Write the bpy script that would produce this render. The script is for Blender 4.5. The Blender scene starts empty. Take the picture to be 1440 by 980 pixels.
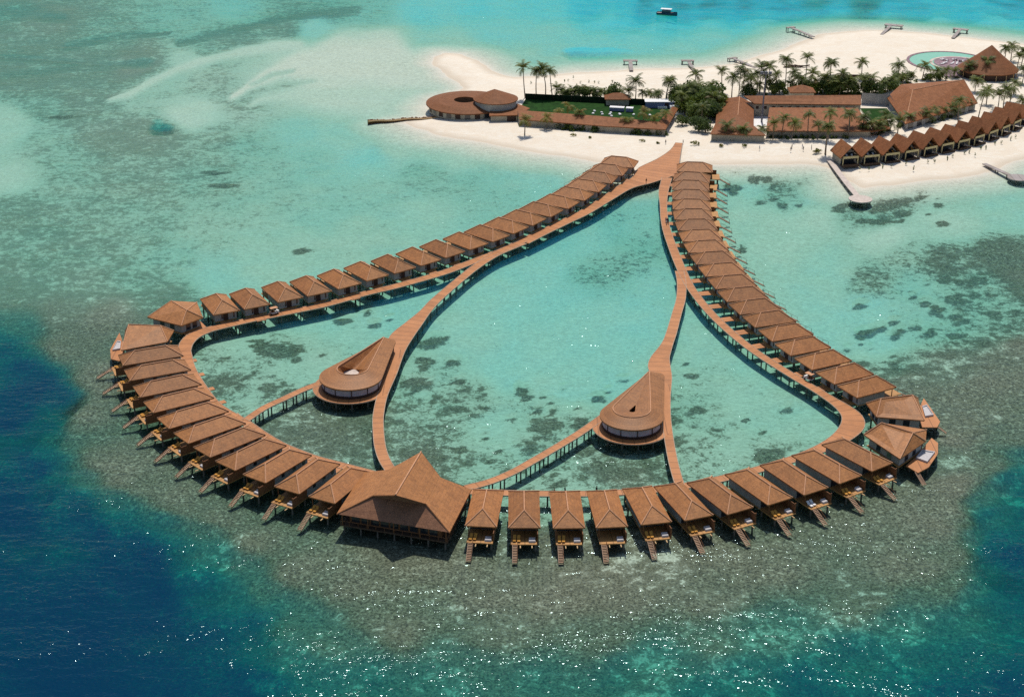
import bpy, bmesh, math, random
import numpy as np
from mathutils import Vector, Matrix
random.seed(7); rng = np.random.RandomState(11)
S = bpy.context.scene; COL = S.collection
R = math.radians

# ------------------------------------------------------------------ camera
H, F, PITCH = 190.0, 2250.0, R(24.5)
cp, sp = math.cos(PITCH), math.sin(PITCH)
FW = Vector((0, cp, -sp)); UP = Vector((0, sp, cp))
cam = bpy.data.cameras.new('camera'); co = bpy.data.objects.new('camera', cam); COL.objects.link(co)
co.location = (0, 0, H); co.rotation_euler = (math.pi/2 - PITCH, 0, 0)
cam.sensor_width = 36; cam.lens = 36*F/1440; cam.clip_start = 1; cam.clip_end = 30000
S.camera = co

def at(px, py, z=0.0):
    d = FW + Vector((1, 0, 0))*((px-720)/F) + UP*((490-py)/F)
    t = (z-H)/d.z
    return Vector((d.x*t, d.y*t, z))
def proj(X, Y, Z=0.0):
    """world arrays -> photograph coordinates used only as the survey grid of the depth chart"""
    zc = Y*cp + (H-Z)*sp
    zc = np.maximum(zc, 30.0)
    yc = Y*sp - (H-Z)*cp
    return 720 + F*X/zc, 490 - F*yc/zc

# ------------------------------------------------------------------ world & sun
EL, AZ = 64.0, 6.0          # sun behind the scene, a touch to the right
w = bpy.data.worlds.new('World'); S.world = w; w.use_nodes = True
nt = w.node_tree; nt.nodes.clear()
sky = nt.nodes.new('ShaderNodeTexSky'); sky.sky_type = 'NISHITA'; sky.sun_disc = False
sky.sun_elevation = R(EL); sky.sun_rotation = R(AZ); sky.air_density = 1.0; sky.dust_density = 1.0
bg = nt.nodes.new('ShaderNodeBackground'); bg.inputs[1].default_value = 0.1
wo = nt.nodes.new('ShaderNodeOutputWorld')
nt.links.new(sky.outputs[0], bg.inputs[0]); nt.links.new(bg.outputs[0], wo.inputs[0])
sl = bpy.data.lights.new('sun', 'SUN'); sl.energy = 3.65; sl.angle = R(0.5); sl.color = (1.0, 0.955, 0.87)
so = bpy.data.objects.new('sun', sl); COL.objects.link(so); so.location = (0, 400, 400)
sd = Vector((math.sin(R(AZ))*math.cos(R(EL)), math.cos(R(AZ))*math.cos(R(EL)), math.sin(R(EL))))
so.rotation_euler = sd.to_track_quat('Z', 'Y').to_euler()
vs = S.view_settings
vs.view_transform = 'Standard'; vs.look = 'None'; vs.exposure = 0.0; vs.gamma = 1.0; vs.use_curve_mapping = False
S.render.engine = 'CYCLES'
cy = S.cycles
cy.max_bounces = 6; cy.diffuse_bounces = 2; cy.glossy_bounces = 2; cy.transparent_max_bounces = 8
cy.transmission_bounces = 2; cy.caustics_reflective = False; cy.caustics_refractive = False
cy.use_denoising = False; cy.denoiser = 'OPENIMAGEDENOISE'; cy.sample_clamp_direct = 24; cy.sample_clamp_indirect = 2

# ------------------------------------------------------------------ node helper
class N:
    def __init__(s, name):
        s.m = bpy.data.materials.new(name); s.m.use_nodes = True
        s.t = s.m.node_tree; s.t.nodes.clear()
        s.out = s.t.nodes.new('ShaderNodeOutputMaterial')
    def n(s, typ, **kw):
        nd = s.t.nodes.new(typ)
        for k, v in kw.items(): setattr(nd, k, v)
        return nd
    def l(s, a, b): s.t.links.new(a, b)
    def put(s, sock, v):
        if hasattr(v, 'is_output') or isinstance(v, bpy.types.NodeSocket): s.l(v, sock)
        else: sock.default_value = v
    def math(s, op, a, b=None, c=None, clamp=False):
        nd = s.n('ShaderNodeMath', operation=op); nd.use_clamp = clamp
        s.put(nd.inputs[0], a)
        if b is not None: s.put(nd.inputs[1], b)
        if c is not None: s.put(nd.inputs[2], c)
        return nd.outputs[0]
    def mix(s, fac, a, b, blend='MIX'):
        nd = s.n('ShaderNodeMix', data_type='RGBA', blend_type=blend)
        s.put(nd.inputs[0], fac); s.put(nd.inputs[6], a); s.put(nd.inputs[7], b)
        return nd.outputs[2]
    def ramp(s, v, a, b, lo=0.0, hi=1.0):
        nd = s.n('ShaderNodeMapRange', interpolation_type='SMOOTHSTEP')
        s.put(nd.inputs[0], v); s.put(nd.inputs[1], a); s.put(nd.inputs[2], b); s.put(nd.inputs[3], lo); s.put(nd.inputs[4], hi)
        return nd.outputs[0]
    def pos(s, scale=(1, 1, 1), rot=0.0):
        g = s.n('ShaderNodeNewGeometry'); mp = s.n('ShaderNodeMapping')
        mp.inputs['Scale'].default_value = scale; mp.inputs['Rotation'].default_value = (0, 0, rot)
        s.l(g.outputs['Position'], mp.inputs[0]); return mp.outputs[0]
    def noise(s, vec, scale, detail=3, rough=.5, dist=0.0):
        nd = s.n('ShaderNodeTexNoise'); s.l(vec, nd.inputs['Vector'])
        nd.inputs['Scale'].default_value = scale; nd.inputs['Detail'].default_value = detail
        nd.inputs['Roughness'].default_value = rough; nd.inputs['Distortion'].default_value = dist
        return nd.outputs[0]
    def attr(s, name):
        return s.n('ShaderNodeAttribute', attribute_name=name).outputs['Fac']
    def uv(s):
        sx = s.n('ShaderNodeSeparateXYZ'); s.l(s.n('ShaderNodeUVMap').outputs[0], sx.inputs[0]); return sx.outputs
    def bsdf(s, color, rough=.7, spec=.3, bump=None, bstr=.3, bdist=.05, metal=0.0):
        p = s.n('ShaderNodeBsdfPrincipled')
        s.put(p.inputs['Base Color'], color); s.put(p.inputs['Roughness'], rough)
        p.inputs['Specular IOR Level'].default_value = spec; p.inputs['Metallic'].default_value = metal
        if bump is not None:
            b = s.n('ShaderNodeBump'); b.inputs['Strength'].default_value = bstr; b.inputs['Distance'].default_value = bdist
            s.l(bump, b.inputs['Height']); s.l(b.outputs[0], p.inputs['Normal'])
        s.l(p.outputs[0], s.out.inputs[0]); return s.m

def C4(c): return (c[0], c[1], c[2], 1.0)
M = {}
def simple(name, c, rough=.7, spec=.3, var=.25, scale=1.2):
    k = N(name); nz = k.noise(k.pos(), scale, 4, .6)
    f = k.ramp(nz, .3, .7)
    col = k.mix(f, C4([x*(1-var) for x in c]), C4([min(1, x*(1+var)) for x in c]))
    M[name] = k.bsdf(col, rough, spec); return M[name]

def roofmat(name, c, per=.85, rough=.55, spec=.42):
    k = N(name); u = k.uv()
    oi = k.n('ShaderNodeObjectInfo').outputs['Random']
    big = k.ramp(k.noise(k.pos(), .35, 3, .6), .3, .7)
    fine = k.noise(k.pos((1, 1, 1)), 2.6, 5, .75)
    col = k.mix(big, C4([x*.76 for x in c]), C4([c[0]*1.16, c[1]*1.2, c[2]*1.35]))
    col = k.mix(k.ramp(fine, .36, .66), C4([c[0]*.62, c[1]*.6, c[2]*.6]), col)
    sv = k.n('ShaderNodeCombineXYZ'); k.l(k.math('MULTIPLY', u[0], 1.1), sv.inputs[0]); k.l(k.math('MULTIPLY', u[1], .22), sv.inputs[1]); k.l(k.math('MULTIPLY', oi, 90), sv.inputs[2])
    stk = k.noise(sv.outputs[0], 1.0, 4, .65)
    col = k.mix(k.ramp(stk, .5, .72, 0, .3), col, C4([c[0]*1.25, c[1]*1.4, c[2]*1.8]))
    col = k.mix(k.ramp(stk,   .3, .48, .22, 0), col, C4([x*.55 for x in c]))
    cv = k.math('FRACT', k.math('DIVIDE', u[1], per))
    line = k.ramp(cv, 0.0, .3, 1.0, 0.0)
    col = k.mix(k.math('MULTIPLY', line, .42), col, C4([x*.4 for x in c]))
    # shingle to shingle variation
    cx = k.n('ShaderNodeCombineXYZ')
    k.l(k.math('FLOOR', k.math('DIVIDE', u[0], .7)), cx.inputs[0]); k.l(k.math('FLOOR', k.math('DIVIDE', u[1], per)), cx.inputs[1]); k.l(k.math('MULTIPLY', oi, 50), cx.inputs[2])
    wn = k.n('ShaderNodeTexWhiteNoise'); k.l(cx.outputs[0], wn.inputs[0])
    col = k.mix(k.math('MULTIPLY', wn.outputs[0], .35), col, C4([x*1.35 for x in c]))
    hs = k.n('ShaderNodeHueSaturation'); k.l(col, hs.inputs['Color'])
    k.l(k.ramp(oi, 0, 1, .85, 1.12), hs.inputs['Value'])
    M[name] = k.bsdf(hs.outputs[0], rough, spec, bump=fine, bstr=.5, bdist=.12)
roofmat('shingle', (.385, .155, .045), .85, .58, .36)
roofmat('shingle_dusty', (.275, .108, .043), .85, .65, .12)
roofmat('thatch_deep', (.33, .145, .068), .6)

def deckmat(name, c, per=.32):
    k = N(name); u = k.uv()
    cell = k.math('FLOOR', k.math('DIVIDE', u[0], per))
    wn = k.n('ShaderNodeTexWhiteNoise', noise_dimensions='1D'); k.l(cell, wn.inputs['W'])
    fr = k.math('FRACT', k.math('DIVIDE', u[0], per))
    gap = k.ramp(fr, 0, .22, 1, 0)
    big = k.ramp(k.noise(k.pos(), .25, 4, .65), .3, .72)
    col = k.mix(big, C4([x*.82 for x in c]), C4([x*1.1 for x in c]))
    col = k.mix(k.math('MULTIPLY', wn.outputs[0], .3), col, C4([x*.55 for x in c]))
    # board bundles every three metres show as seams
    seam = k.ramp(k.math('FRACT', k.math('DIVIDE', u[0], 2.9)), 0, .15, .8, 0)
    w3 = k.n('ShaderNodeTexWhiteNoise', noise_dimensions='1D'); k.l(k.math('FLOOR', k.math('DIVIDE', u[0], 2.9)), w3.inputs['W'])
    col = k.mix(k.ramp(w3.outputs[0], 0, 1, 0, .4), col, C4([c[0]*1.25, c[1]*1.35, c[2]*1.6]))
    col = k.mix(k.math('MAXIMUM', k.math('MULTIPLY', gap, .45), seam), col, C4([x*.35 for x in c]))
    M[name] = k.bsdf(col, .6, .35)
deckmat('boards', (.47, .185, .060))
deckmat('boards_gold', (.50, .245, .075))
deckmat('boards_old', (.42, .25, .15))
deckmat('boards_grey', (.33, .27, .23))
simple('ridge', (.56, .29, .16), .8, .2, .12)
simple('wood', (.20, .085, .035), .7, .25, .3, 3)
simple('wood_light', (.55, .36, .18), .7, .25, .2, 3)
simple('darkwood', (.055, .03, .022), .7, .3, .3, 3)
simple('concrete', (.13, .115, .10), .85, .2, .35, 2)
simple('edge', (.40, .30, .22), .8, .2, .2, 2)
simple('plaster', (.36, .35, .33), .85, .2, .12, .6)
simple('plaster_sand', (.40, .35, .27), .85, .2, .15, .6)
simple('curtain', (.42, .38, .42), .8, .3, .12, 1.0)
simple('white', (.78, .76, .74), .55, .4, .04)
simple('linen', (.50, .47, .47), .8, .2, .08)
simple('cushion_gold', (.55, .26, .05), .8, .2, .1)
simple('cream', (.62, .50, .26), .8, .2, .1)
simple('paving', (.55, .46, .40), .85, .2, .15, .8)
simple('paving_purple', (.27, .18, .20), .85, .2, .3, .9)
simple('lawn', (.017, .052, .010), .95, .1, .3, .5)
simple('screen_green', (.010, .022, .010), .9, .1, .3, .7)
simple('bluegrey', (.16, .20, .34), .6, .4, .15)
simple('navy', (.02, .045, .10), .4, .5, .2)
simple('steel', (.20, .20, .23), .5, .5, .15)
simple('bark', (.22, .17, .125), .9, .15, .35, 3)
simple('skin', (.30, .16, .10), .7, .3, .1)
simple('hair', (.02, .015, .012), .8, .2, .1)
simple('rubber', (.02, .02, .02), .9, .2, .1)
simple('umberwood', (.09, .055, .035), .8, .2, .3, 2)  # deep brown wood, between the plain and the darkest one
def glass():
    k = N('glass'); nz = k.noise(k.pos(), .8, 2)
    M['glass'] = k.bsdf(k.mix(nz, (.012, .014, .018, 1), (.05, .055, .065, 1)), .12, .6)
glass()
def leafmat(name, a, b, d):
    k = N(name)
    oi = k.n('ShaderNodeObjectInfo').outputs['Random']
    at_ = k.attr('tone')
    f = k.math('ADD', k.math('MULTIPLY', oi, .35), k.math('MULTIPLY', at_, .65))
    col = k.mix(k.ramp(f, .1, .9), C4(a), C4(b))
    col = k.mix(k.ramp(at_, .86, .97), col, C4(d))
    p = k.n('ShaderNodeBsdfPrincipled'); k.l(col, p.inputs['Base Color']); p.inputs['Roughness'].default_value = .55
    p.inputs['Specular IOR Level'].default_value = .3
    tr = k.n('ShaderNodeBsdfTranslucent'); k.l(k.mix(.4, col, (.18, .22, .02, 1)), tr.inputs[0])
    mx = k.n('ShaderNodeMixShader'); mx.inputs[0].default_value = .3
    k.l(p.outputs[0], mx.inputs[1]); k.l(tr.outputs[0], mx.inputs[2]); k.l(mx.outputs[0], k.out.inputs[0])
    M[name] = k.m
leafmat('frond', (.065, .095, .026), (.21, .23, .05), (.20, .15, .05))
leafmat('frond_yellow', (.11, .12, .02), (.26, .22, .03), (.30, .18, .05))
leafmat('leaf', (.045, .08, .02), (.14, .19, .04), (.14, .16, .035))

# ------------------------------------------------------------------ mesh helper
class MB:
    def __init__(s): s.v = []; s.f = []; s.uv = []; s.tone = []
    def face(s, pts, uv=None, tone=.5):
        i = len(s.v); pts = [Vector(p) for p in pts]
        s.v += pts; s.f.append(tuple(range(i, i+len(pts)))); s.tone.append(tone)
        if uv is None:
            n = Vector((0, 0, 0))
            for a in range(len(pts)):
                p, q = pts[a], pts[(a+1) % len(pts)]
                n += Vector(((p.y-q.y)*(p.z+q.z), (p.z-q.z)*(p.x+q.x), (p.x-q.x)*(p.y+q.y)))
            if n.length < 1e-9: n = Vector((0, 0, 1))
            n.normalize()
            t = Vector((0, 0, 1)).cross(n)
            t = Vector((1, 0, 0)) if t.length < 1e-4 else t.normalized()
            b = n.cross(t)
            uv = [(p.dot(t), p.dot(b)) for p in pts]
        s.uv += uv
    def box(s, x0, x1, y0, y1, z0, z1, m=None, uax=0):
        P = [Vector((x, y, z)) for z in (z0, z1) for y in (y0, y1) for x in (x0, x1)]
        if m is not None: P = [m @ p for p in P]
        for q in ((0, 2, 3, 1), (4, 5, 7, 6), (0, 1, 5, 4), (2, 6, 7, 3), (0, 4, 6, 2), (1, 3, 7, 5)):
            loc = [(x, y) for y in (y0, y1) for x in (x0, x1)]*2
            uv = [(loc[k][uax], loc[k][1-uax]) for k in q] if q == (4, 5, 7, 6) else None
            s.face([P[k] for k in q], uv)
    def tube(s, pts, rad, n=6, cap=True):
        pts = [Vector(p) for p in pts]; rings = []
        for i, p in enumerate(pts):
            d = (pts[min(i+1, len(pts)-1)] - pts[max(i-1, 0)]).normalized()
            a = d.orthogonal().normalized() if abs(d.z) < .95 else Vector((1, 0, 0)); a = (a - d*a.dot(d)).normalized(); b = d.cross(a)
            r = rad[i] if hasattr(rad, '__len__') else rad
            rings.append([p + (a*math.cos(2*math.pi*k/n) + b*math.sin(2*math.pi*k/n))*r for k in range(n)])
        for i in range(len(rings)-1):
            for k in range(n):
                s.face([rings[i][k], rings[i][(k+1) % n], rings[i+1][(k+1) % n], rings[i+1][k]])
        if cap: s.face(rings[0][::-1]); s.face(rings[-1])
    def solid(s, faces, t=.3):
        """closed shell: the given upper faces, their underside t lower and a rim along open edges"""
        cnt = {}
        key = lambda p: (round(p[0], 3), round(p[1], 3), round(p[2], 3))
        for f in faces:
            for a in range(len(f)):
                p, q = key(f[a]), key(f[(a+1) % len(f)])
                cnt[frozenset((p, q))] = cnt.get(frozenset((p, q)), 0)+1
        dz = Vector((0, 0, -t))
        for f in faces:
            f = [Vector(p) for p in f]; s.face(f); s.face([p+dz for p in f[::-1]])
            for a in range(len(f)):
                p, q = f[a], f[(a+1) % len(f)]
                if cnt[frozenset((key(p), key(q)))] == 1: s.face([p, p+dz, q+dz, q])
    def prism(s, poly, z0, z1, top=True):
        poly = [Vector((p[0], p[1], 0)) for p in poly]
        area = sum(poly[i].x*poly[(i+1) % len(poly)].y - poly[(i+1) % len(poly)].x*poly[i].y for i in range(len(poly)))
        if area < 0: poly = poly[::-1]
        for i in range(len(poly)):
            p, q = poly[i], poly[(i+1) % len(poly)]
            s.face([(p.x, p.y, z0), (q.x, q.y, z0), (q.x, q.y, z1), (p.x, p.y, z1)])
        if top:
            s.face([(p.x, p.y, z1) for p in poly]); s.face([(p.x, p.y, z0) for p in poly[::-1]])
    def mesh(s, name, mat, off=None):
        v = s.v if off is None else [p-off for p in s.v]
        me = bpy.data.meshes.new(name); me.from_pydata([tuple(p) for p in v], [], s.f)
        ul = me.uv_layers.new(name='UVMap'); ul.data.foreach_set('uv', np.array(s.uv, dtype=np.float32).ravel())
        a = me.attributes.new('tone', 'FLOAT', 'FACE'); a.data.foreach_set('value', np.array(s.tone, dtype=np.float32))
        me.materials.append(M[mat] if isinstance(mat, str) else mat); me.update(); return me
    def build(s, name, mat, parent=None, off=None, label=None):
        me = s.mesh(name, mat, off)
        return link(name, me, parent, label)
def link(name, me, parent=None, label=None):
    o = bpy.data.objects.new(name, me); COL.objects.link(o)
    if parent is not None: o.parent = parent
    if label: o['label'] = label
    return o
def tag(o, label, cat, group=None):
    o['label'] = label; o['category'] = cat
    if group: o['group'] = group
    return o
def thing(name, label, cat, loc=(0, 0, 0), rz=0.0, group=None):
    o = bpy.data.objects.new(name, None); COL.objects.link(o); o.empty_display_size = .5
    o.location = loc; o.rotation_euler = (0, 0, rz)
    return tag(o, label, cat, group)
def kids(o): return KIDS.get(o.name, [])
def dup(root, loc, rz=None, label=None, group=None, scale=None):
    def cpy(o, par):
        c = o.copy(); COL.objects.link(c)
        if par is not None: c.parent = par
        for ch in list(o.children): cpy(ch, c)
        return c
    r = cpy(root, None); r.location = loc
    if rz is not None: r.rotation_euler = (0, 0, rz)
    if scale is not None: r.scale = scale
    if label: r['label'] = label
    if group: r['group'] = group
    return r
ORD = ['first', 'second', 'third', 'fourth', 'fifth', 'sixth', 'seventh', 'eighth', 'ninth', 'tenth', 'eleventh', 'twelfth',
       'thirteenth', 'fourteenth', 'fifteenth', 'sixteenth', 'seventeenth', 'eighteenth', 'nineteenth', 'twentieth']
ORD += ['twenty-'+q for q in ORD[:9]] + ['thirtieth'] + ['thirty-'+q for q in ORD[:9]] + ['fortieth'] + ['forty-'+q for q in ORD[:9]]

# ------------------------------------------------------------------ depth chart
def vnoise(x, y, seed):
    tab = np.random.RandomState(seed).rand(256, 256)
    xi = np.floor(x).astype(int); yi = np.floor(y).astype(int); fx = x-xi; fy = y-yi
    fx = fx*fx*(3-2*fx); fy = fy*fy*(3-2*fy)
    g = lambda a, b: tab[a & 255, b & 255]
    return (g(xi, yi)*(1-fx)+g(xi+1, yi)*fx)*(1-fy) + (g(xi, yi+1)*(1-fx)+g(xi+1, yi+1)*fx)*fy
def fbm(x, y, seed, oct=4):
    r = 0; a = .5; t = 0
    for o in range(oct):
        r = r + a*vnoise(x*2**o, y*2**o, seed+o); t += a; a *= .5
    return r/t*2-1
CH = """
0,10,2.3,.72 60,20,2.1,.75 150,50,1.9,.5 250,20,2,.4 330,10,2.2,.3 420,15,2.3,.5 520,15,2.2,.35 600,20,2.5,.1 680,10,2.8,.05
760,5,3,.1 700,40,2.2,0 600,60,1.7,0 640,62,1.6,0 840,4,5.5,0 880,8,6,0 910,10,7.5,0 950,8,8,0 1000,8,8.5,0 1050,6,8,0 1100,7,7.5,.1 1150,9,7.5,.35 1000,16,6,0 930,17,6,0 1060,14,6,0
1220,8,7.5,.4 1280,10,6.5,.1 1350,10,5.5,0 1420,2,7,0 860,18,3,0 1170,18,5.5,.1 1260,18,5,0 930,26,2.8,0 1000,26,2.7,0 1060,21,3,0 1150,24,3.4,0 1250,24,3.6,0
1330,26,3.2,0 1400,30,3.3,0 1440,45,3,0 780,50,2.1,0 840,64,2.3,0 900,60,2.3,.05 1000,52,2.1,0 1080,42,1.9,0 960,75,1.9,0
740,85,1.6,0 800,90,1.6,0 480,66,.75,0 540,66,.7,0 560,105,.62,0 420,90,.75,.05 385,108,1.0,.25 330,140,1.2,.45 460,120,.7,.05
520,128,.75,0 570,145,.9,0 520,95,.6,0 270,85,1.2,.22 225,112,1.35,.3 200,135,1.3,.35 300,68,1.8,.5 340,50,2.1,.6 440,40,1.8,.1 470,12,2.3,.45
400,35,2.1,.62 350,75,1.2,.3 400,70,1,.15 300,105,1.2,.45 50,78,2,.62 130,88,2,.65 190,88,1.9,.85 100,110,1.8,.6 40,105,2,.68 18,182,1.35,.12 8,172,1.3,.12 45,190,1.6,.45
60,150,1.8,.5 120,140,1.7,.58 80,210,1.6,.45 160,190,1.6,.62 212,184,1.6,.65 242,182,1.6,.65 262,165,1.0,.05 280,161,1.05,.08 300,185,1.5,.5 355,205,1.8,.38 420,190,1.8,.2
480,190,1.6,.05 520,220,1.9,.1 440,220,1.8,.3 200,240,1.6,.52 100,260,1.6,.48 10,252,1.3,.15 30,290,1.8,.58 300,250,1.6,.45 380,270,1.6,.35
450,300,1.7,.3 520,270,1.7,.3 600,240,1.9,.42 650,260,1.8,.35 700,280,1.8,.3 760,240,1.8,.18 560,200,1.3,.05 630,212,1.3,0 820,250,1.8,.1
50,330,1.8,.52 130,340,1.7,.52 200,330,1.6,.47 280,330,1.5,.35 360,340,1.5,.25 430,340,1.5,.25 500,330,1.5,.25 300,380,1.7,.18 380,370,1.5,.15
240,370,1.7,.36 200,400,1.8,.52 60,380,1.8,.56 120,400,1.6,.55 20,420,2.2,.7 80,440,1.6,.72 150,440,1.3,.75 230,405,2,.66 600,300,1.6,.2
30,455,3,.8 100,480,1.7,.85 140,530,1.4,.85 120,580,1.7,.85 150,640,1.7,.85 210,680,1.7,.82 260,700,1.5,.85 310,720,1.5,.9 350,760,1.5,.9
0,485,7,.9 30,520,10,.9 60,560,11,.9 78,600,6,.9 20,580,14,.9 60,660,14,.9 0,700,16,.9 85,662,5,.9 96,600,2.2,.88 96,630,2.6,.85 112,655,2.6,.82 78,640,6,.9 130,672,3,.8 170,705,3.8,.75 150,650,1.4,.85 180,670,1.5,.85
130,740,11,.9 110,700,7.5,.9 190,770,12,.9 170,735,7,.8 230,730,4.2,.7 250,775,7,.7 250,715,1.8,.82 280,745,3,.7 300,780,4,.6 280,820,10,.8 200,850,16,.9 322,832,6,.6 300,900,13,.9 100,850,18,.9
20,850,18,.9 100,950,18,.9 250,960,16,.9 350,880,7,.6 380,960,9,.6 372,912,5.5,.5 420,930,4.4,.5 450,970,5.2,.5 500,975,3.8,.5 330,960,11,.8
335,790,3,.7 352,830,2.8,.7 400,880,2.8,.7 450,905,2.5,.7 420,800,1.4,.87 500,820,1.4,.85 600,780,1.3,.8 700,820,1.3,.82 800,830,1.3,.82
900,830,1.3,.85 1000,830,1.3,.85 1100,780,1.3,.88 1200,740,1.3,.88 1300,700,1.4,.82 560,880,1.6,.8 700,890,1.7,.8 850,900,2.0,.78 650,930,2.8,.7
600,960,3.6,.62 750,960,3.2,.66 900,950,3.4,.58 950,928,3,.5 1000,900,2.2,.7 1100,890,2.7,.6 1060,950,4.2,.5 1000,975,4.6,.4 1150,960,6.5,.5
1250,960,7.5,.5 1200,920,4.6,.5 1300,920,5.5,.5 1280,870,3.4,.55 1200,850,1.9,.76 1350,870,3.8,.5 1380,920,6.5,.5 1430,930,8.5,.6 1330,970,8.5,.6
1430,980,10,.6 1430,672,6,.7 1400,720,7,.7 1432,720,10,.8 1392,770,7,.7 1432,780,11,.8 1412,838,6.5,.6 1440,850,8.5,.6 1375,700,3,.6 1368,760,3,.6
1352,740,2,.75 1378,822,3.8,.6 1430,640,3.5,.85 1400,650,2,.88 1330,640,1.2,.55 1320,560,1.2,.75 1400,560,1.4,.92 1420,500,1.5,.85 1350,610,1.2,.82
1420,610,1.6,.92 1300,530,1.2,.6 1270,510,1.6,.5 1350,510,1.5,.7 1400,450,1.8,.5 1340,450,1.8,.4 1280,450,1.8,.3 1220,430,1.8,.12 1280,400,1.8,.32
1380,400,1.8,.42 1330,360,1.8,.62 1400,350,1.9,.72 1430,380,1.9,.75 1230,390,1.6,.5 1280,358,1.5,.42 1160,380,1.6,.08 1100,330,1.4,.05 1150,300,1.3,.05
1250,330,1.2,.05 1330,310,1.3,.03 1420,290,1.6,.1 1040,260,1.7,.15 1100,262,1.7,.45 1150,275,1.8,.2 1250,275,1.4,.62 1200,290,1.7,.45 1230,305,1.7,.45
1320,280,1.5,.2 1050,300,1.5,.1 1090,400,1.6,.05 1170,450,1.7,.05 1230,470,1.8,.12 1000,330,1.5,.1
860,300,2.1,.3 900,300,2.0,.28 820,330,2.0,.2 750,370,1.9,.12 850,380,2.1,.38 900,350,2.1,.38 930,400,1.9,.2 700,420,1.8,.08 800,440,1.9,.12
880,450,1.9,.1 640,460,1.7,.1 720,520,1.8,.08 800,540,1.8,.12 860,530,1.8,.1 600,520,1.6,.34 650,560,1.5,.42 620,600,1.5,.46 700,600,1.6,.18
760,580,1.6,.35 740,640,1.6,.32 650,640,1.5,.52 570,620,1.4,.55 590,660,1.4,.58 800,600,1.5,.36 770,620,1.5,.45 680,660,1.5,.35
1300,740,1.3,.85 1330,715,1.4,.85 1335,775,1.6,.82 1300,800,1.5,.82 1250,800,1.4,.84 1340,680,1.3,.84 1340,820,2.0,.76 1290,838,2.3,.7 1385,735,4.5,.7 1405,760,8,.8 1240,840,1.8,.78 1320,745,1.4,.85
480,430,1.7,.1 430,440,1.7,.12 400,485,1.5,.4 350,480,1.5,.22 300,500,1.4,.42 320,540,1.4,.56 380,530,1.4,.4 430,510,1.5,.22 350,560,1.4,.38
550,420,1.8,.15 400,600,1.3,.6 450,590,1.2,.65 500,580,1.4,.6 450,630,1.3,.6 500,640,1.4,.55 780,670,1.4,.38 830,640,1.4,.55 870,660,1.3,.62
900,640,1.4,.48 800,690,1.4,.4 1000,450,1.8,.1 1000,520,1.6,.28 980,570,1.6,.4 1050,560,1.6,.2 1100,580,1.6,.24 1150,590,1.6,.2 1090,635,1.4,.4
1030,620,1.5,.3 980,620,1.4,.4 1060,500,1.7,.15 970,480,1.7,.2 560,740,1.2,.85 800,780,1.2,.78 950,770,1.2,.8
"""
CH = np.array([[float(t) for t in q.split(',')] for q in CH.split()])
PATCH = [(395,483,32,11),(606,475,19,9),(598,500,8,4),(594,510,6,3),(636,503,8,4),(580,533,20,6),(645,548,9,6),(655,553,7,5),(644,530,10,4),(605,553,9,5),
 (622,573,12,5),(645,570,14,6),(558,585,13,5),(515,600,20,6),(590,632,26,8),(615,640,14,7),(735,545,8,7),(767,592,17,6),(815,590,14,8),(746,620,9,9),(758,610,10,4),(758,571,7,3),
 (850,555,11,5),(830,557,4,2),(876,528,9,3),(975,572,10,5),(951,582,14,7),(949,567,6,3),(1090,635,18,8),(870,662,26,9),(838,645,18,5),(1217,462,11,6),(1395,437,11,5),(1353,447,8,4),(1255,447,6,3),
 (1345,414,15,6),(1370,387,14,5),(1425,433,7,5),(1265,515,16,7),(1292,514,12,8),(1237,287,16,8),(1266,297,14,4),(1232,307,18,4),(1180,288,9,4),(1256,282,9,5),(1290,268,16,5),(425,347,12,3),(293,240,14,3),(313,239,9,2),
 (1330,491,7,3),(1385,475,12,5),(1257,466,6,4),(1240,455,9,3),(1300,420,8,3),(970,520,8,4),(380,540,12,4),(480,445,14,4),(1025,260,9,5),(1042,345,6,6),(1195,483,7,3),(1212,503,9,4),(500,430,9,3),(318,257,20,3),(90,160,18,4)]
_r = random.Random(5)
for n_, x0, x1, y0, y1, r0, r1 in ((75, 1195, 1440, 385, 545, 2.5, 9), (60, 555, 870, 540, 665, 2.5, 9), (22, 280, 470, 470, 560, 3, 9), (14, 380, 520, 590, 650, 3, 9), (16, 950, 1180, 500, 640, 2.5, 7), (24, 1195, 1330, 270, 310, 3, 10), (30, 760, 930, 630, 690, 3, 8), (10, 470, 560, 410, 460, 3, 8), (14, 1010, 1130, 240, 290, 4, 12)):
    for _ in range(n_):
        t = _r.random(); r = r0+(r1-r0)*_r.random()**2.2; PATCH.append((_r.uniform(x0, x1), _r.uniform(y0, y1), r, r*_r.uniform(.35, .55)))
STROKES = [  # (points, half widths, depth, coral cover, opacity)
 ([(650,112),(560,88),(480,86),(430,90),(395,97),(360,113),(325,136)], [26,33,33,24,13,8,4], .52, 0, .9),
 ([(420,62),(340,72),(287,83),(247,97),(217,110),(180,130),(153,137)], [9,8,7,6,6,6,4], .8, .1, .8),
 ([(610,138),(480,131),(417,131),(367,139),(350,147)], [11,9,7,5,3], .85, .05, .75),
 ([(500,10),(420,17),(370,28),(330,38),(290,48),(250,58)], [8,7,6,6,6,5], 2.3, .74, .8),
 ([(238,42),(205,45),(170,48),(140,53),(95,63)], [3,5,4,5,4], 2.2, .78, .85),
 ([(0,78),(60,82),(120,87),(160,90),(200,88),(212,86)], [3,3,2.5,4,7,4], 2.2, .9, .9),
 ([(0,107),(60,98),(110,91)], [6,5,3], 2.1, .74, .7),
 ([(0,20),(40,14),(90,22)], [16,14,6], 2.3, .8, .7),
 ([(352,118),(385,103),(410,98)], [3,4,3], 1.4, .5, .6),
 ([(345,128),(400,118),(440,113)], [4,4,3], 1.3, .5, .5)]
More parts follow.
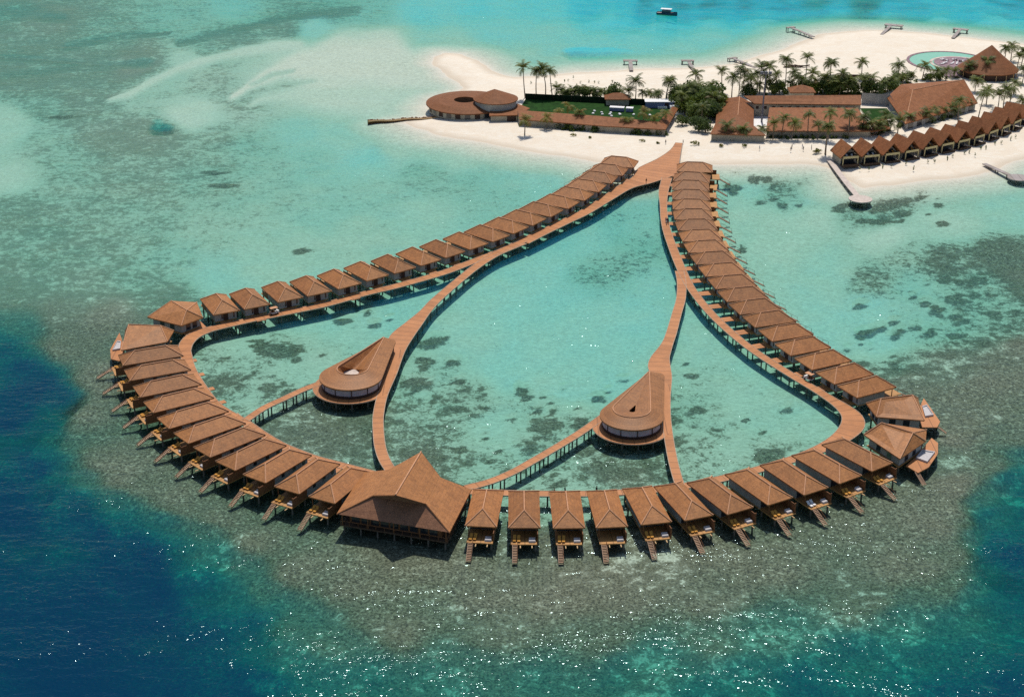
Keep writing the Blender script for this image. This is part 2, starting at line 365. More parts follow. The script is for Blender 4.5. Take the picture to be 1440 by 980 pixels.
SHORE = [(565,172),(580,180),(610,190),(650,197),(700,206),(750,214),(800,221),(845,229),(868,238),(885,250),(905,246),(925,240),(945,238),(960,232),(1000,231),(1050,231),(1100,232),
 (1150,234),(1178,240),(1192,252),(1212,266),(1240,262),(1300,256),(1350,250),(1400,240),(1440,226),(1500,205),(1700,150),(1700,72),(1440,62),(1400,57),(1350,52),(1300,47),(1250,43),
 (1215,42),(1180,45),(1150,50),(1120,60),(1090,72),(1060,82),(1030,90),(1000,94),(950,96),(900,98),(850,100),(800,103),(760,107),(725,108),(700,103),(685,95),(670,85),(650,77),
 (625,75),(610,80),(607,90),(620,103),(640,115),(650,124),(636,132),(612,138),(601,150),(602,162),(588,167)]
SH = np.array([at(*p)[:2] for p in SHORE])
def shore_dist(X, Y):
    """metres inside (+) or outside (-) the shoreline"""
    best = np.full(X.shape, 1e12); ins = np.zeros(X.shape, bool)
    for i in range(len(SH)):
        a, b = SH[i], SH[(i+1) % len(SH)]; d = b-a
        t = np.clip(((X-a[0])*d[0]+(Y-a[1])*d[1])/(d@d), 0, 1)
        best = np.minimum(best, (X-a[0]-t*d[0])**2+(Y-a[1]-t*d[1])**2)
        c = ((a[1] > Y) != (b[1] > Y)); 
        ins ^= c & (X < (b[0]-a[0])*(Y-a[1])/(b[1]-a[1]+1e-12)+a[0])
    return np.where(ins, 1, -1)*np.sqrt(best)
G = 1.4
def chart(X, Y):
    px, py = proj(X, Y)
    px = np.clip(px, -260, 1700); py = np.clip(py, -160, 1140)
    wx = 22*fbm(X/26, Y/26, 3, 4)+9*fbm(X/7, Y/7, 9, 3); wy = 10*fbm(X/26+9, Y/26, 5, 4)+4*fbm(X/7, Y/7+5, 13, 3)
    k = np.clip((py+100)/700, .35, 1.3)
    qx, qy = px+wx*k, py+wy*k
    W = np.zeros(X.shape); D = np.zeros(X.shape); Cc = np.zeros(X.shape)
    for x, y, d, c in CH:
        r2 = (qx-x)**2 + ((qy-y)*1.7)**2
        ww = 1/(r2+140)**2
        W += ww; D += ww*math.log(d); Cc += ww*c
    D = np.exp(D/W); Cc /= W
    D = D*(1-.44*np.clip((Cc-.45)/.35, 0, 1)*np.clip((3.9-D)/2.5, 0, 1))
    deep = np.clip((D-2.2)/3, 0, 1)
    D = D*(1+(.10+.30*deep*(1-np.clip((D-9)/6, 0, 1)))*fbm(X/9, Y/9, 21, 4)*1.2)
    px2, py2 = px+wx*k*.5, py+wy*k*.5
    for P_, hw, dd, cc, op in STROKES:
        best = np.zeros(X.shape)
        for (ax, ay), (bx, by), wa, wb in zip(P_[:-1], P_[1:], hw[:-1], hw[1:]):
            vx, vy = bx-ax, by-ay; t = np.clip(((px2-ax)*vx+(py2-ay)*vy)/(vx*vx+vy*vy), 0, 1)
            dist = np.hypot(px2-ax-t*vx, (py2-ay-t*vy)*1.15)/(wa+(wb-wa)*t)
            best = np.maximum(best, np.clip(1.45-dist, 0, 1))
        best = op*best*best*(3-2*best); D = D+(dd-D)*best; Cc = Cc+(cc-Cc)*best
    rag = 1.5*fbm(X/3.2, Y/3.2, 61, 3)+.8*fbm(X/9, Y/9, 67, 3)
    pc_ = np.zeros(X.shape)
    for cx, cy_, rx, ry in PATCH:
        sel = (np.abs(px2-cx) < rx*2.4) & (np.abs(py2-cy_) < ry*2.6)
        if not sel.any(): continue
        q = ((px2[sel]-cx)/rx)**2+((py2[sel]-cy_)/ry)**2 + rag[sel]
        pc_[sel] = np.maximum(pc_[sel], np.clip(1.25-q*.62, 0, .92))
    Cc = np.maximum(Cc, pc_)
    Cc = np.maximum(Cc, np.clip((D-1.9)/1.6, 0, 1)*.66*(py > 430))
    global CRISP
    CRISP = np.clip(np.maximum((px-560)/160+ (py-330)/90, (py-400)/60), 0, 1)*.35+.65
    CRISP = np.maximum(CRISP, np.clip(pc_*1.3, 0, 1))
    for cx, cy_, rx, ry, dd in ((228,179,17,6,5.0),(222,172,7,4,3.4),(846,76,44,8,6.5),(815,71,22,5,5.5)):
        q = ((px2-cx)/rx)**2+((py2-cy_)/ry)**2
        D = D+(dd-D)*np.clip(1.35-q, 0, 1)**1.3*(dd > D)
    reef = np.clip((Cc-.6)/.2, 0, 1)
    Cc = Cc+reef*(.22*fbm(X/34, Y/30, 47, 3)-.03+.30*fbm(X/15, Y/15, 41, 4)+.12*fbm(X/4, Y/4, 43, 3)); D = D*(1+reef*.42*fbm(X/22, Y/22, 51, 4)); Cc = np.clip(Cc, 0, 1)
    global SWELL
    ins = np.zeros(X.shape, bool); L_ = [(950,262),(880,262),(735,340),(480,422),(300,462),(262,490),(345,594),(470,652),(575,680),(700,692),(890,691),(1100,650),(1195,605),(1172,563),(1060,493),(965,390),(935,310)]
    for (ax, ay), (bx, by) in zip(L_, L_[1:]+L_[:1]):
        ins ^= ((ay > py) != (by > py)) & (px < (bx-ax)*(py-ay)/((by-ay) or 1e-9)+ax)
    SWELL = np.where(ins, .68, np.clip(.80+(py-560)/240*.2, .74, 1.0))
    sd_ = shore_dist(X, Y) + 2.5*fbm(X/14, Y/14, 31, 3)
    out = np.maximum(-sd_, 0)
    D = np.minimum(D, .04+out*.052+ (out/34)**3)
    Cc = Cc*np.clip((out-3)/14, 0, 1)
    z = np.where(sd_ > 0, np.minimum(sd_*.075, G+.0*sd_) , -D)
    return z, np.maximum(D, 0)*(sd_ <= 0), Cc
def axis(lo, hi, step, far, grow=1.22):
    a = list(np.arange(lo, hi+.1, step)); s = step
    while a[-1] < far: s *= grow; a.append(a[-1]+s)
    s = step
    while a[0] > -far: s *= grow; a.insert(0, a[0]-s)
    return np.array(a)
def grid(name, xs, ys, zfun, mat, attrs):
    X, Y = np.meshgrid(xs, ys); nx, ny = len(xs), len(ys)
    z, d, c = zfun(X, Y)
    me = bpy.data.meshes.new(name)
    nf = (nx-1)*(ny-1)
    me.vertices.add(nx*ny); me.vertices.foreach_set('co', np.stack([X, Y, z], -1).astype(np.float32).ravel())
    i = (np.arange(ny-1)[:, None]*nx+np.arange(nx-1)[None]).ravel()
    q = np.stack([i, i+1, i+nx+1, i+nx], -1).ravel()
    me.loops.add(nf*4); me.loops.foreach_set('vertex_index', q.astype(np.int32))
    me.polygons.add(nf); me.polygons.foreach_set('loop_start', (np.arange(nf)*4).astype(np.int32))
    me.update(calc_edges=True)
    me.polygons.foreach_set('use_smooth', np.ones(nf, bool))
    for nm, v in (('depth', d), ('coral', c), ('crisp', CRISP), ('swell', SWELL)):
        a = me.attributes.new(nm, 'FLOAT', 'POINT'); a.data.foreach_set('value', v.astype(np.float32).ravel())
    me.materials.append(mat); o = link(name, me); o['kind'] = 'structure'; return o

# seabed and beach
k = N('sand_and_reef')
P = k.pos(); dep = k.attr('depth'); cor = k.attr('coral')
n1 = k.noise(P, .11, 4, .6, .4); n2 = k.noise(P, .42, 6, .66, .5); n3 = k.noise(P, 1.7, 4, .7)
field = k.math('ADD', k.math('ADD', k.math('MULTIPLY', n1, .22), k.math('MULTIPLY', n2, .43)), k.math('MULTIPLY', n3, .35))
thr = k.math('SUBTRACT', .675, k.math('MULTIPLY', cor, .36))
cm = k.ramp(k.math('SUBTRACT', field, thr), -.05, .04)
# soft algae film wherever coral cover is moderate
film = k.math('MULTIPLY', k.ramp(cor, .05, .85), k.ramp(n2, .3, .62, .25, 1.0))
sand = k.mix(k.ramp(n2, .32, .68), (.63, .57, .475, 1), (.74, .67, .56, 1))
sand = k.mix(k.math('MULTIPLY', k.ramp(n1, .35, .65), .35), sand, (.67, .585, .47, 1))
caustic_rip = k.noise(k.pos((.8, 1.5, 1), R(12)), 1.0, 3, .65, .8)  # bright and dark wave caustics of the lagoon, painted into the sand colour
sand = k.mix(k.ramp(caustic_rip, .36, .64), (.47, .42, .345, 1), (.79, .715, .60, 1))
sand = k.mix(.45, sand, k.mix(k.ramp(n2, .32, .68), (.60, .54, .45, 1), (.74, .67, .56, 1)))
sand = k.mix(k.ramp(dep, .0, .25), (.71, .645, .545, 1), sand)
bed = k.mix(k.math('MULTIPLY', film, .62), sand, (.30, .29, .205, 1))
coral = k.mix(k.ramp(n3, .38, .6), (.048, .043, .03, 1), (.21, .18, .125, 1))
rub = k.math('MULTIPLY', k.ramp(k.noise(P, .9, 6, .8), .53, .62), k.ramp(cor, .5, .8, .15, 1.0))
coral = k.mix(rub, coral, (.40, .36, .27, 1))
zs = k.n('ShaderNodeSeparateXYZ'); k.l(P, zs.inputs[0])
trk = k.noise(k.pos((.5, 1.6, 1), R(6)), .5, 5, .75, 1.5)
dry = k.mix(k.ramp(trk, .4, .62), (.735, .63, .50, 1), (.775, .71, .605, 1))
dry = k.mix(k.ramp(n1, .45, .7, 0, .6), dry, (.72, .61, .48, 1))
dry = k.mix(k.ramp(zs.outputs[2], .05, .5, .75, 0.0), dry, (.56, .47, .36, 1))
spk = k.math('MULTIPLY', k.ramp(k.noise(P, 1.1, 5, .8), .60, .70), k.ramp(n1, .42, .62, .1, .75))
dry = k.mix(spk, dry, (.38, .30, .20, 1))
bed = k.mix(k.ramp(zs.outputs[2], -.02, .06), bed, dry)
bed = k.mix(k.math('MULTIPLY', cm, k.math('MULTIPLY', k.attr('crisp'), .95)), bed, coral)
# damp band right at the water line
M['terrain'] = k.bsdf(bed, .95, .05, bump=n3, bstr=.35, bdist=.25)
core_x = np.arange(-336, 336.1, 1.75); core_y = np.arange(226, 905, 1.75)
XS = axis(-336, 336, 1.75, 9000); YS = axis(226, 905, 1.75, 9000); YS = YS[YS > -2500]
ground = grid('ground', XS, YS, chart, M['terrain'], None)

# water sheet
k = N('sea_water')
dep = k.attr('depth')
ab = (.585, .165, .215)
comb = k.n('ShaderNodeCombineColor')
for i in range(3):
    k.l(k.math('EXPONENT', k.math('MULTIPLY', dep, -ab[i]*.62)), comb.inputs[i])
tr = k.n('ShaderNodeBsdfTransparent'); k.l(comb.outputs[0], tr.inputs[0])
df = k.n('ShaderNodeBsdfDiffuse')
sc1 = k.math('SUBTRACT', 1.0, k.math('EXPONENT', k.math('MULTIPLY', k.math('MAXIMUM', k.math('SUBTRACT', dep, 1.5), 0.0), -.40)))
cor = k.attr('coral')
mid = k.mix(k.ramp(cor, .1, .5), (.0, .21, .39, 1), (.0, .046, .064, 1))
deepc = k.mix(k.ramp(dep, 3.0, 12.0), mid, (.0, .024, .064, 1))
k.l(k.mix(sc1, (0, 0, 0, 1), deepc), df.inputs[0])
add = k.n('ShaderNodeAddShader'); k.l(tr.outputs[0], add.inputs[0]); k.l(df.outputs[0], add.inputs[1])
wv = k.noise(k.pos((.55, 1.0, 1), R(14)), .22, 1, .5, .6)
w2 = k.noise(k.pos((.6, 1.15, 1), R(-10)), .66, 1, .5, .5)
w3 = k.noise(k.pos((.8, 1.3, 1), R(18)), 1.9, 0, .5)
gust = k.ramp(k.noise(k.pos((.5, 1.3, 1), R(20)), .045, 3, .6, .5), .36, .68, .55, 1.1)
hgt = k.math('ADD', k.math('ADD', k.math('MULTIPLY', wv, 1.25), k.math('MULTIPLY', w2, .66)), k.math('MULTIPLY', w3, .24))
hgt = k.math('MULTIPLY', hgt, k.math('MULTIPLY', gust, k.attr('swell')))
bp = k.n('ShaderNodeBump'); bp.inputs['Strength'].default_value = 1.0; bp.inputs['Distance'].default_value = .50
k.l(hgt, bp.inputs['Height'])
gl = k.n('ShaderNodeBsdfGlossy'); gl.inputs['Roughness'].default_value = .09; gl.inputs[0].default_value = (.72, .96, 1, 1); k.l(bp.outputs[0], gl.inputs['Normal'])
fr = k.n('ShaderNodeFresnel'); fr.inputs[0].default_value = 1.33; k.l(bp.outputs[0], fr.inputs['Normal'])
mx = k.n('ShaderNodeMixShader'); k.l(k.math('MULTIPLY', fr.outputs[0], .42), mx.inputs[0]); k.l(add.outputs[0], mx.inputs[1]); k.l(gl.outputs[0], mx.inputs[2])
k.l(mx.outputs[0], k.out.inputs[0]); M['water'] = k.m
def flat(X, Y):
    z, d, c = chart(X, Y); return np.zeros(X.shape), d, c
water = grid('water', XS[::1], YS[::1], flat, M['water'], None)

# ------------------------------------------------------------------ boardwalks
DZ = 2.1
def spline(P, step=1.6):
    P = [Vector(p) for p in P]; out = []
    Q = [P[0]*2-P[1]] + P + [P[-1]*2-P[-2]]
    for i in range(1, len(Q)-2):
        n = max(1, int((Q[i+1]-Q[i]).length/step))
        for j in range(n):
            t = j/n
            out.append(.5*((2*Q[i]) + (Q[i+1]-Q[i-1])*t + (2*Q[i-1]-5*Q[i]+4*Q[i+1]-Q[i+2])*t*t + (3*Q[i]-Q[i-1]-3*Q[i+1]+Q[i+2])*t**3))
    out.append(P[-1]); return out
PILE = MB(); PILE.tube([(0, 0, -5), (0, 0, 0)], .2, 7); PILE_ME = PILE.mesh('pile', 'concrete')
bw_n = [0]; RING = []
def boardwalk(pts, label, spacing=6.5, edge='edge', inset=.35, pile=True, dz=None, mat='boards', thick=.32, nm='boardwalk', cat='boardwalk', group='boardwalks over the lagoon', z=None):
    """pts: (px, py, width in metres)"""
    z0 = (DZ if z is None else z) + .006*bw_n[0]; bw_n[0] += 1
    Wd = spline([Vector((*at(p[0], p[1], z0)[:2], p[2])) for p in pts])
    base = Vector((Wd[0].x, Wd[0].y, 0))
    o = thing(nm, label, cat, base, 0, group)
    L = []; Rr = []; U = []; u = 0
    for i, p in enumerate(Wd):
        a, b = Wd[max(0, i-1)], Wd[min(len(Wd)-1, i+1)]
        t = Vector((b.x-a.x, b.y-a.y, 0)).normalized(); n = Vector((-t.y, t.x, 0))
        q = Vector((p.x, p.y, z0))-base
        L.append(q+n*p.z/2); Rr.append(q-n*p.z/2)
        if i: u += (Vector((p.x, p.y))-Vector((Wd[i-1].x, Wd[i-1].y))).length
        U.append(u)
    m = MB(); dn = Vector((0, 0, -thick))
    for i in range(len(L)-1):
        wl = Wd[i].z/2
        m.face([Rr[i], Rr[i+1], L[i+1], L[i]], [(U[i], -wl), (U[i+1], -wl), (U[i+1], wl), (U[i], wl)])
        m.face([L[i]+dn, L[i+1]+dn, Rr[i+1]+dn, Rr[i]+dn])
        m.face([L[i], L[i+1], L[i+1]+dn, L[i]+dn]); m.face([Rr[i+1], Rr[i], Rr[i]+dn, Rr[i+1]+dn])
    m.face([L[0], L[0]+dn, Rr[0]+dn, Rr[0]]); m.face([Rr[-1], Rr[-1]+dn, L[-1]+dn, L[-1]])
    m.build('deck', mat, o)
    if edge:
        for E, sgn in ((L, 1), (Rr, -1)):
            m = MB()
            for i in range(len(E)-1):
                c = []
                for j in (i, i+1):
                    opp = (Rr if sgn > 0 else L)[j]; d = (E[j]-opp).normalized()
                    c.append((E[j]+d*.004, E[j]+d*.16))
                (a0, a1), (b0, b1) = c
                hi = Vector((0, 0, .06)); lo = Vector((0, 0, -.22))
                m.face([a0+hi, b0+hi, b1+hi, a1+hi] if sgn < 0 else [a0+hi, a1+hi, b1+hi, b0+hi]); m.face([a1+hi, b1+hi, b1+lo, a1+lo])
                m.face([a0+hi, b0+hi, b0+lo, a0+lo]); m.face([a0+lo, b0+lo, b1+lo, a1+lo])
            m.build('edge_beam', edge, o)
    if pile:
        nx = spacing*.5
        for i in range(len(L)):
            if U[i] >= nx and U[i] < U[-1]-1:
                nx += spacing
                for E, O in ((L, Rr), (Rr, L)):
                    d = (O[i]-E[i]).normalized()
                    c = link('pile', PILE_ME, o); p = E[i]+d*inset; c.location = (p.x, p.y, z0-thick)
                m2 = MB(); d = (L[i]-Rr[i]).normalized(); t = Vector((d.y, -d.x, 0))*.15
                a, b = L[i]-d*.1, Rr[i]+d*.1; lo = Vector((0, 0, -thick-.002)); l2 = Vector((0, 0, -thick-.32))
                for q in ((a+t+lo, b+t+lo, b+t+l2, a+t+l2), (b-t+lo, a-t+lo, a-t+l2, b-t+l2), (a+t+l2, b+t+l2, b-t+l2, a-t+l2)): m2.face(q)
                if U[-1]/spacing < 50: m2.build('cross_beam', 'concrete', o)
    return o, [Vector((p.x, p.y, 0)) for p in Wd]

hub, hubc = boardwalk([(955,201,2.6),(950,212,4.2),(940,225,8.5),(925,240,15),(905,252.5,9.5),(880,262.5,5.6),(853,279.5,4.4),(822,298.5,4.1),(795,311.5,4.0),(764,326.5,4.0),(735,340,5.0)],
    'wide brown boardwalk fanning out from the beach and narrowing to the fork below', 7)
ringL, rl = boardwalk([(737,338,3.0),(706,351.5,3.0),(680,362,3.0),(650,373.5,3.1),(620,384.5,3.1),(560,401.5,3.1),(510,413.5,3.1),(460,427.5,3.1),(410,438,3.1),(360,448,3.1),(311,459,3.2),(290,464.5,3.6),(272,472.5,4.0),(262,483,3.8),(259.8,493.5,3.2)],
    'long brown boardwalk serving the upper left row of villas, ending in the left bend', 6.6)
arcL, al = boardwalk([(259.8,493.5,3.2),(267.9,518,2.6),(282.5,542.5,2.5),(301.6,567,2.5),(320,580,2.5),(345,594,2.5),(370,611,2.5),(395,625.5,2.5),(420,636,2.5),(445,645,2.5),(470,651.5,2.5),(495,658,2.5),(520,664.5,2.5),(545,671,2.6),(575,680,2.6)],
    'curved brown boardwalk from the left bend down to the large pavilion', 6)
arcF, af = boardwalk([(600,686,2.6),(640,689.5,2.5),(680,691.5,2.4),(720,693,2.4),(760,693.8,2.4),(800,694,2.4),(840,693.5,2.4),(890,691,2.4),(940,686,2.5),(980,680,2.5),(1020,671.5,2.6),(1060,661.5,2.6),(1100,650,2.7),(1135,638.5,3.0),(1165,625.5,3.8),(1187,612,5.0),(1199,598,5.8),(1198,585,5.2),(1186,573,4.0),(1172,563.5,3.0)],
    'curved brown boardwalk from the large pavilion to the wide right bend', 6.2)
armR, ar = boardwalk([(1172,563.5,3.0),(1150,549.5,2.5),(1120,531.5,2.4),(1090,513,2.4),(1060,493,2.4),(1035,473.5,2.4),(1010,451,2.4),(990,429.5,2.4),(973,407,2.4),(962,387,2.6),(952.5,365,2.7),(944.5,344,2.6),(938,325,2.5),(934,306,2.3),(933,288,2.3),(933,270,3.2),(938,250,3.6)],
    'brown boardwalk along the right row of villas, from the right bend to the hub', 6.6)
spurL, s1 = boardwalk([(735,341,3.4),(715,349,3.4),(693,359.5,3.0),(666.7,377,2.8),(640,398.7,2.8),(613,422,3.0),(597.5,438.7,3.2),(582,455,4.9),(565,473,6.6),(557,491,5.4),(553,508,4.2),(549,525,3.4),(538,555,2.6),(532.5,580,2.6),(531.7,598,2.6),(534,625,2.6),(540,645,2.6),(549,660,2.6),(560,674,2.6)],
    'slender brown boardwalk curving past the left teardrop pavilion to the large pavilion', 5)
spurR, s2 = boardwalk([(955.5,381,2.6),(958.5,398,2.6),(957.5,420,2.6),(951.7,441,2.6),(944.5,467,2.8),(939,482,3.0),(933,494,4.0),(928.5,503,5.0),(927,515,6.0),(931,530,5.2),(935,545,3.2),(936,560,2.4),(937,585,2.1),(940,612,2.1),(945,641,2.1),(950,662,2.1),(956,682,2.1)],
    'slender brown boardwalk curving past the right teardrop pavilion down to the front villas', 5)
linkL, l1 = boardwalk([(345,591,2.0),(372,573,2.0),(400,560,2.0),(428,547,2.0),(455,537,2.2)], 'short straight footbridge linking the left arc to the left teardrop pavilion', 4)
linkR, l2 = boardwalk([(655,686,2.4),(690,676.5,2.2),(722,663,2.1),(750,647.5,2.1),(780,630,2.1),(813,610,2.1),(835,595,2.1),(852,583,2.2)], 'short curved footbridge linking the front arc to the right teardrop pavilion', 4)
RINGPTS = np.array([[p.x, p.y] for p in hubc+rl+al+af+ar])

# ------------------------------------------------------------------ water villas
def hip(m, W, L, ze, zr, ins, t=.28, cx=0, cy_=0):
    w2, l2 = W/2, L/2
    A = Vector((-w2, -l2, ze)); B = Vector((w2, -l2, ze)); C_ = Vector((w2, l2, ze)); D = Vector((-w2, l2, ze))
    p = Vector((0, -l2+ins, zr)); q = Vector((0, l2-ins, zr))
    m.solid([[A, B, p], [B, C_, q, p], [C_, D, q], [D, A, p, q]], t)
    return A, B, C_, D, p, q
def capline(m, a, b, w=.16, up=.05):
    a = Vector(a)+Vector((0, 0, up)); b = Vector(b)+Vector((0, 0, up))
    m.tube([a, b], w, 5)
def stair(m, x, y0, z0, y1, z1, w):
    n = 12
    for i in range(n):
        t0, t1 = i/n, (i+.72)/n
        ya, yb = y0+(y1-y0)*t0, y0+(y1-y0)*t1; zz = z0+(z1-z0)*(i+.5)/n
        m.box(x-w/2, x+w/2, yb, ya, zz-.06, zz)
    for s in (-1, 1):
        xx = x+s*(w/2+.05)
        a, b = Vector((xx, y0, z0)), Vector((xx, y1, z1))
        for p, q, c in ((-.05, .05, 0),):
            m.face([a+Vector((p, 0, .05)), a+Vector((q, 0, .05)), b+Vector((q, 0, .05)), b+Vector((p, 0, .05))])
            for dx in (p, q): m.face([a+Vector((dx, 0, .05)), b+Vector((dx, 0, .05)), b+Vector((dx, 0, -.25)), a+Vector((dx, 0, -.25))])
def rail(m, x, y0, z0, y1, z1):
    m.tube([(x, y0, z0+.95), (x, y1, z1+.95)], .045, 5)
    for t in (0, .5, 1): m.tube([(x, y0+(y1-y0)*t, z0+(z1-z0)*t), (x, y0+(y1-y0)*t, z0+(z1-z0)*t+.95)], .045, 5)
PSHORT = MB(); PSHORT.tube([(0, 0, -5), (0, 0, 0)], .22, 7); PS_ME = PSHORT.mesh('pile', 'concrete')
def villa_type_long(label, group):
    o = thing('water_villa', label, 'villa', (0, 0, 0), 0, group)
    W, L = 7.2, 16.6
    m = MB(); A, B, C_, D, p, q = hip(m, W, L, 5.0, 7.2, 4.0); rf = m.build('roof', 'shingle', o)
    m = MB()
    for a, b in ((p, q), (p, A), (p, B), (q, C_), (q, D)): capline(m, a, b)
    m.build('ridge_cap', 'ridge', rf)
    m = MB(); m.box(-2.9, 2.9, -4.6, 7.4, 2.12, 4.95); wl = m.build('wall', 'plaster', o)
    m = MB()
    m.box(-2.6, 2.6, -4.67, -4.6, 2.2, 4.6); m.build('glass_door', 'glass', wl)
    for y in (-1.5, 2.5, 6.0):
        m = MB(); m.box(2.9, 2.96, y-.5, y+.5, 3.3, 4.3); m.build('window', 'glass', wl)
    m = MB(); m.box(-.6, .6, 7.4, 7.47, 2.15, 4.3); m.build('door', 'wood', wl)
    m = MB(); m.box(-3.0, 3.0, -10.6, 7.6, 1.86, 2.1, uax=0); m.build('deck', 'boards_gold', o)
    m = MB(); m.box(2.9, 3.06, -10.2, -4.65, 2.11, 4.3); m.box(2.86, 3.10, -10.3, -10.1, 2.11, 4.6); m.build('privacy_screen', 'wood', o)
    for x in (-2.85, 2.8):
        m = MB(); m.tube([(x, -7.9, 2.11), (x, -7.9, 4.72)], .12, 6); m.build('post', 'wood', o)
    m = MB(); stair(m, -2.1, -10.6, 2.0, -15.2, -.25, 1.0); st = m.build('stair', 'boards_old', o)
    m = MB(); rail(m, -1.55, -10.7, 2.0, -15.0, -.1); m.build('handrail', 'wood', st)
    m = MB()
    for x in (-.9, 1.7): m = MB(); m.box(x-.11, x+.11, -11.7, -10.62, 1.7, 1.86); m.build('beam', 'wood_light', o)
    m = MB(); m.box(.4, 2.2, 7.62, 12.2, 1.88, 2.06); m.build('entry_bridge', 'boards', o)
    for x in (-2.5, 2.5):
        for y in (-9.9, -5, 0.5, 6.6):
            c = link('pile', PS_ME, o); c.location = (x, y, 1.86)
    return o
def villa_type_short(label, group):
    o = thing('water_villa', label, 'villa', (0, 0, 0), 0, group)
    W, L = 8.1, 13.2
    m = MB(); A, B, C_, D, p, q = hip(m, W, L, 5.0, 7.5, 3.7); rf = m.build('roof', 'shingle', o)
    m = MB()
    for a, b in ((p, q), (p, A), (p, B), (q, C_), (q, D)): capline(m, a, b)
    m.build('ridge_cap', 'ridge', rf)
    m = MB(); m.box(-3.3, 3.3, -3.4, 5.2, 2.12, 4.95); wl = m.build('wall', 'plaster', o)
    m = MB()
    m.box(-3.0, 3.0, -3.47, -3.4, 2.2, 4.6); m.build('glass_door', 'glass', wl)
    for x0, x1 in ((.9, 1.3), (-2.7, -2.3)):
        m = MB(); m.box(x0, x1, 5.2, 5.26, 2.6, 4.6); m.build('window', 'glass', wl)
    m = MB(); m.box(-.75, .75, 5.2, 5.28, 2.14, 4.5); m.build('door', 'darkwood', wl)
    m = MB(); m.box(-3.3, 3.3, -9.3, 5.4, 1.86, 2.1); m.box(-1.9, 1.9, 5.41, 6.6, 1.86, 2.1); m.build('deck', 'boards_gold', o)
    m = MB(); m.box(3.1, 3.26, -8.2, -3.45, 2.11, 3.6); m.build('privacy_screen', 'wood', o)
    for x in (-3.0, 3.0):
        m = MB(); m.tube([(x, -6.2, 2.11), (x, -6.2, 4.72)], .12, 6); m.build('post', 'wood', o)
    m = MB(); stair(m, -2.3, -9.3, 2.0, -13.4, -.25, 1.0); st = m.build('stair', 'boards_old', o)
    m = MB(); rail(m, -1.75, -9.4, 2.0, -13.2, -.1); m.build('handrail', 'wood', st)
    m = MB(); m.box(-1.3, 1.7, 6.61, 10.4, 1.9, 2.07); m.build('entry_bridge', 'boards', o)
    for x in (-2.8, 2.8):
        for y in (-8.6, -4, 0.5, 4.6):
            c = link('pile', PS_ME, o); c.location = (x, y, 1.86)
    return o
def frame_from(pts, side):
    """unit tangents along a polyline of world points; w = normal on the given side"""
    out = []
    for i in range(len(pts)):
        a, b = pts[max(0, i-1)], pts[min(len(pts)-1, i+1)]
        t = (b-a); t.z = 0; t.normalize(); out.append((t, Vector((-t.y, t.x, 0))*side))
    return out
def rz_of(wdir): return math.atan2(wdir.y, wdir.x)-math.pi/2    # local +Y = wdir
LEFT = [(300,444),(343.7,436),(391,426),(432.5,417.5),(476,407.5),(516,396),(555,385.5),(592,374.5),(627,363.5),(661,352),(693,341),(722,329.5),(749,318),(774.5,306),(799,294.5),(822,283),(842,271),(860,259),(875.5,248),(891,237)]
RIGHT = [(951.6,242),(946,255.5),(945,268),(945.5,281.4),(946.3,295.5),(948.8,309.8),(953.6,325),(960,340.5),(968.9,356.5),(979.5,373),(992.5,390),(1006.7,407.5),(1022.5,425.5),(1041,443.5),(1062,461.5),(1086,481),(1111.8,501),(1142,521),(1173.5,541.2),(1205.5,560.3)]
ARCL = [(173,515),(182.9,536.3),(197.6,559.6),(215.5,581.5),(238,603.7),(265,624.5),(296,644),(331,662.5),(373.7,680),(421,695.5),(471,709)]
FRONT = [((655,740),(697.5,742)),((716,743),(758.7,743)),((778.7,743.7),(822,743)),((838.7,743),(882.5,741)),((902.5,738.7),(943.7,734.5)),((962.6,732.9),(1003.5,724.9)),((1022,724.7),(1060,713.7)),((1078.8,711.5),(1115.7,700)),((1129,697.6),(1166,686)),((1179,681.5),(1213,669)),((1225,664),(1256,651.5))]
ZE = 5.0
villas = {'left': [], 'right': [], 'arc': [], 'front': []}
# left row
P_ = [at(x, y, ZE-.2) for x, y in LEFT]; fr_ = frame_from(P_, -1); proto = None
for i, (p, (t, wd)) in enumerate(zip(P_, fr_)):
    a = R(10)*max(0, (i-9)/10); wd = Matrix.Rotation(a, 3, 'Z') @ wd; t2 = Matrix.Rotation(math.pi/2, 3, 'Z') @ wd
    c = p - wd*6.6 + t2*4.05; c.z = 0
    lab = f'brown hip roofed water villa, {ORD[i]} along the upper left row from the left bend'
    if proto is None: proto = villa_type_short(lab, 'water villas'); proto.location = c; proto.rotation_euler = (0, 0, rz_of(wd)); o = proto
    else: o = dup(proto, c, rz_of(wd), lab)
    villas['left'].append((c, wd, o))
P_ = [at(x, y, ZE-.2) for x, y in RIGHT]; fr_ = frame_from(P_, -1)
for i, (p, (t, wd)) in enumerate(zip(P_, fr_)):
    if i == 0: wd = fr_[2][1]; t = fr_[2][0]
    c = p - wd*6.6 - t*4.05; c.z = 0
    lab = f'brown hip roofed water villa, {ORD[i]} down the right row counted from the beach end'
    o = dup(proto, c, rz_of(wd), lab); villas['right'].append((c, wd, o))
P_ = [at(x, y, ZE-.2) for x, y in ARCL]; fr_ = frame_from(P_, 1); protoA = None
for i, (p, (t, wd)) in enumerate(zip(P_, fr_)):
    c = p + wd*8.3 - t*3.6; c.z = 0
    lab = f'long roofed water villa with sea deck, {ORD[i]} down the left arc from the corner villa'
    if protoA is None: protoA = villa_type_long(lab, 'water villas'); protoA.location = c; protoA.rotation_euler = (0, 0, rz_of(wd)); o = protoA
    else: o = dup(protoA, c, rz_of(wd), lab)
    villas['arc'].append((c, wd, o))
